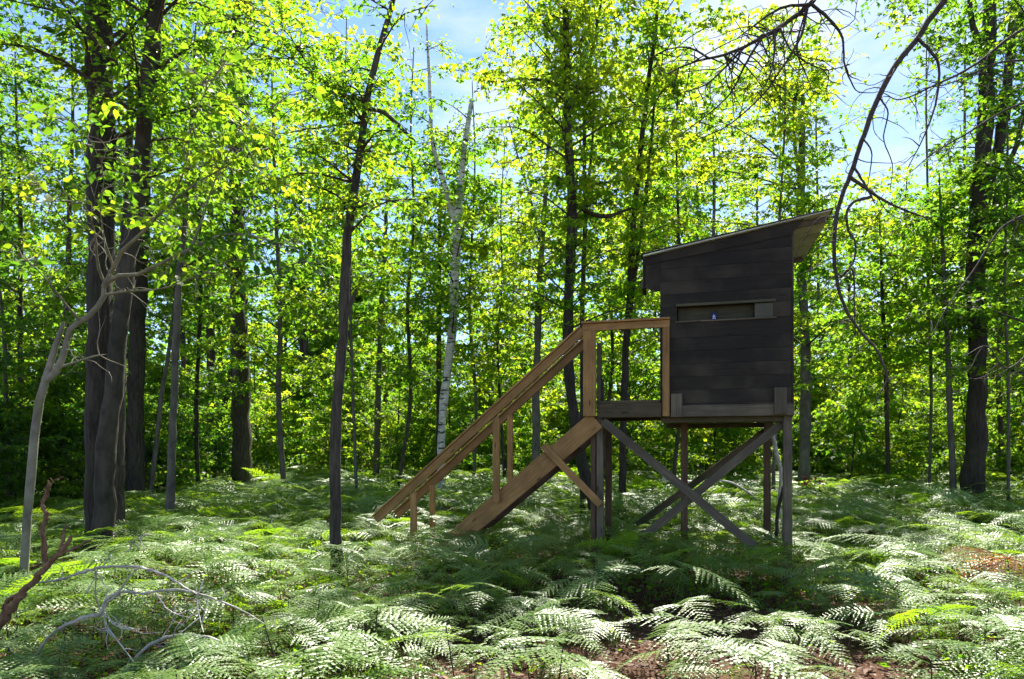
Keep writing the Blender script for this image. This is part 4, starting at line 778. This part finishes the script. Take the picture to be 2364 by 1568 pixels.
vis = [p for p in fern_pts if abs(p[0] / p[1]) < .80 and p[1] > 2.25]; near = vis[:300]; nset = set(near); rest = [p for p in fern_pts if p not in nset]
FGRP = 'bracken ferns carpeting the clearing'
fproto = []
for k in range(6):
    root = empty('bracken_fern'); obj('stem', stemM[k], None, root)
    for (f, *r_) in LAY[k]:
        o = obj('frond', FRM[f], None, root); o.matrix_local = fmat(f, *r_)
    kids_of(root); fproto.append(root)
used = set()
for i, (x, y) in enumerate(near):
    k = int(rng.integers(0, 6)); o = fproto[k] if k not in used else copy_tree(fproto[k]); used.add(k)
    s = rng.uniform(.55, 1.08) * (.85 if y < 3.0 else 1)
    o.location = (x, y, ground_z(x, y)); o.rotation_euler = (rng.normal(0, .14), rng.normal(0, .14), rng.uniform(0, 6.28)); o.scale = (s, s, s * rng.uniform(.8, 1.1))
    tag(o, 'green bracken fern in the foreground carpet, one of hundreds alike', 'fern', FGRP)
# the rest of the carpet: one object, instances of whole ferns on points
src = bpy.data.collections.new('fern_kinds')
for k in range(6):
    mb = MB(); V, F = tubes(np.array([(0, 0, -.06), (0, 0, LAY[k][0][5])]), np.array([.004, .003]), 3); mb.add(V, F, a=np.full(len(V), .1))
    for (f, *r_) in LAY[k]:
        me = FRM[f]; n = len(me.vertices); v = np.empty(n * 3, np.float32); me.vertices.foreach_get('co', v); v = v.reshape(-1, 3); mm = np.array(fmat(f, *r_)); v = v @ mm[:3, :3].T + mm[:3, 3]
        mb.add(v, *[ff for ff in FR[f].F], a=np.concatenate(FR[f].A))
    o = bpy.data.objects.new('fern_kind', mb.mesh('fern_kind', False, 'tone')); o.data.materials.append(M['fern']); src.objects.link(o)
def scatter(name, P, rot, scl, idx_, collection):
    me = mk_mesh(name, P, []) if False else bpy.data.meshes.new(name)
    me.from_pydata([tuple(p) for p in P], [], [])
    a = me.attributes.new('rot', 'FLOAT_VECTOR', 'POINT'); a.data.foreach_set('vector', np.asarray(rot, np.float32).ravel())
    a = me.attributes.new('scl', 'FLOAT', 'POINT'); a.data.foreach_set('value', np.asarray(scl, np.float32))
    a = me.attributes.new('idx', 'INT', 'POINT'); a.data.foreach_set('value', np.asarray(idx_, np.int32))
    o = obj(name, me); ng = bpy.data.node_groups.new(name, 'GeometryNodeTree')
    ng.interface.new_socket('Geometry', in_out='INPUT', socket_type='NodeSocketGeometry'); ng.interface.new_socket('Geometry', in_out='OUTPUT', socket_type='NodeSocketGeometry')
    gi = ng.nodes.new('NodeGroupInput'); go = ng.nodes.new('NodeGroupOutput'); ip = ng.nodes.new('GeometryNodeInstanceOnPoints'); ci = ng.nodes.new('GeometryNodeCollectionInfo')
    ci.inputs['Collection'].default_value = collection; ci.inputs['Separate Children'].default_value = True; ci.inputs['Reset Children'].default_value = True
    ip.inputs['Pick Instance'].default_value = True
    def na(nm, ty):
        n_ = ng.nodes.new('GeometryNodeInputNamedAttribute'); n_.data_type = ty; n_.inputs['Name'].default_value = nm; return n_.outputs['Attribute']
    l = ng.links.new; l(gi.outputs[0], ip.inputs['Points']); l(ci.outputs[0], ip.inputs['Instance']); l(na('idx', 'INT'), ip.inputs['Instance Index']); l(na('rot', 'FLOAT_VECTOR'), ip.inputs['Rotation']); l(na('scl', 'FLOAT'), ip.inputs['Scale']); l(ip.outputs[0], go.inputs[0])
    md = o.modifiers.new('scatter', 'NODES'); md.node_group = ng; return o
n = len(rest); rp = np.array(rest); P = np.column_stack([rp[:, 0], rp[:, 1], ground_z(rp[:, 0], rp[:, 1])])
o = scatter('fern_carpet', P, np.column_stack([rng.normal(0, .15, n), rng.normal(0, .15, n), rng.uniform(0, 6.28, n)]), rng.uniform(.75, 1.2, n) * np.interp(rp[:, 1], [4, 8, 13, 20], [1.0, 1.1, 1.6, 2.0]), rng.integers(0, 6, n), src)
tag(o, 'dense bracken fern carpet stretching back under the hut to the trees', 'ferns', kind='stuff')
# tall upright ferns at the back of the clearing, dead ferns, a red seedling
def single_fern(label, p, scale, tilt, mat='fern', name='bracken_fern', cat='fern', nfr=4, pitch=.5):
    root = empty(name, (p[0], p[1], ground_z(p[0], p[1]))); tag(root, label, cat); obj('stem', stemM[0], None, root)
    for j in range(nfr):
        me = FRM[j % 4].copy(); me.materials.clear(); me.materials.append(M[mat]); o = obj('frond', me, None, root); o.matrix_local = fmat(j % 4, j * 6.28 / nfr + .4, pitch + rng.normal(0, .1), rng.normal(0, .2), 1.1, LAY[0][0][5])
    root.scale = (scale,) * 3; root.rotation_euler = (0, tilt, 0); return root
p = pt(2150, 1190, 10.5); single_fern('tall upright fern rising before the thin grey sapling', p, 1.15, 0, pitch=.6)
p = pt(710, 1160, 12); single_fern('tall bright fern at the back left of the clearing', p, 1.2, 0, pitch=.55)
p = pt(1690, 1075, 14.5); single_fern('tall pale fern seen between the crossed braces', p, 1.3, 0, pitch=.6)
p = pt(2260, 1330, 5.7); single_fern('withered rust-brown fern among the green ones', p, 1.25, .25, mat='deadfern', pitch=.0)
p = pt(2340, 1345, 5.5); single_fern('second withered brown fern at the edge of the view', p, 1.2, -.1, mat='deadfern', pitch=-.1)
rb = pt(1885, 1110, 13); rs = empty('red_seedling', (rb[0], rb[1], 0)); tag(rs, 'small crimson-leaved seedling at the back behind the right leg', 'seedling')
t = Tree((rb[0], rb[1], 0)); parts = []
for k in range(3):
    P = np.array([(rb[0], rb[1], -.05), (rb[0] + rng.normal(0, .1), rb[1], .5), (rb[0] + rng.normal(0, .3), rb[1] + rng.normal(0, .2), .95)]); Q, rq, V, F = stem_tube(P, np.array([.008, .006, .003]), S=5); parts.append(('stem', V, F, M['twig'])); t.leafy(Q, 5, .2, .07, .4, 'maple', per=7, frm=.5)
t.finish(rs, parts, M['twig'], M['redleaf'], M['twig'], name='foliage')
# stones at the back of the clearing
def stone(label, p, s, seed):
    import bmesh
    bm = bmesh.new(); bmesh.ops.create_icosphere(bm, subdivisions=3, radius=1); r = np.random.default_rng(seed); ph = r.uniform(0, 6, 6)
    for v in bm.verts:
        c = v.co; d = 1 + .16 * math.sin(c.x * 2.3 + ph[0]) * math.cos(c.y * 2.1 + ph[1]) + .10 * math.sin(c.z * 4 + ph[2] + c.x * 3) + .05 * math.sin(c.y * 8 + ph[3]); v.co = c * d
    me = bpy.data.meshes.new('boulder'); bm.to_mesh(me); bm.free(); o = obj('boulder', me, M['stone']); o.location = p; o.scale = s; o.rotation_euler = (0, 0, ph[4]); tag(o, label, 'boulder')
q = pt(655, 1150, 15.5); stone('grey boulder among ferns at the back of the clearing', (q[0], q[1], .2), (.40, .3, .30), 3)
# ------------------------------------------------------------------ leaf litter and low herbs
n = 30000; Y = np.sqrt(rng.uniform(2.2 ** 2, 8.5 ** 2, n)); X = (rng.uniform(-100, 2460, n) - CX) / FP * Y
Pl = np.column_stack([X, Y, ground_z(X, Y) + rng.uniform(.003, .02, n)])
V, F, a = leaf_block(Pl, np.column_stack([rng.standard_normal(n), rng.standard_normal(n), rng.normal(0, .2, n)]), rng.normal(0, .3, (n, 3)) + (0, 0, 1), rng.uniform(.02, .065, n), np.clip(rng.normal(.45, .25, n), 0, 1), 'ovate')
tag(obj('leaf_litter', mk_mesh('leaf_litter', V, [F], False, {'tone': a}), M['litter']), 'fallen reddish brown leaves scattered under the ferns', 'leaf litter', kind='stuff')
n = 9000; Y = np.sqrt(rng.uniform(2.4 ** 2, 14 ** 2, n)); X = (rng.uniform(-100, 2460, n) - CX) / FP * Y
keep = np.array([rng.random() < (sparse(x, y) if y < 6 else 1) for x, y in zip(X, Y)]); X, Y = X[keep], Y[keep]; n = len(X)
cl = np.repeat(np.column_stack([X, Y, ground_z(X, Y)]), 5, 0); n5 = len(cl); cl[:, :2] += rng.normal(0, .05, (n5, 2)); cl[:, 2] += rng.uniform(.03, .24, n5)
V, F, a = leaf_block(cl, np.column_stack([rng.standard_normal(n5), rng.standard_normal(n5), rng.normal(.2, .4, n5)]), rng.normal(0, .5, (n5, 3)) + (0, 0, 1), rng.uniform(.025, .07, n5), np.clip(rng.normal(.5, .2, n5), 0, 1), 'ovate')
tag(obj('low_herbs', mk_mesh('low_herbs', V, [F], False, {'tone': a}), M['green']), 'low green herbs and seedlings filling gaps between the ferns', 'undergrowth', kind='stuff')
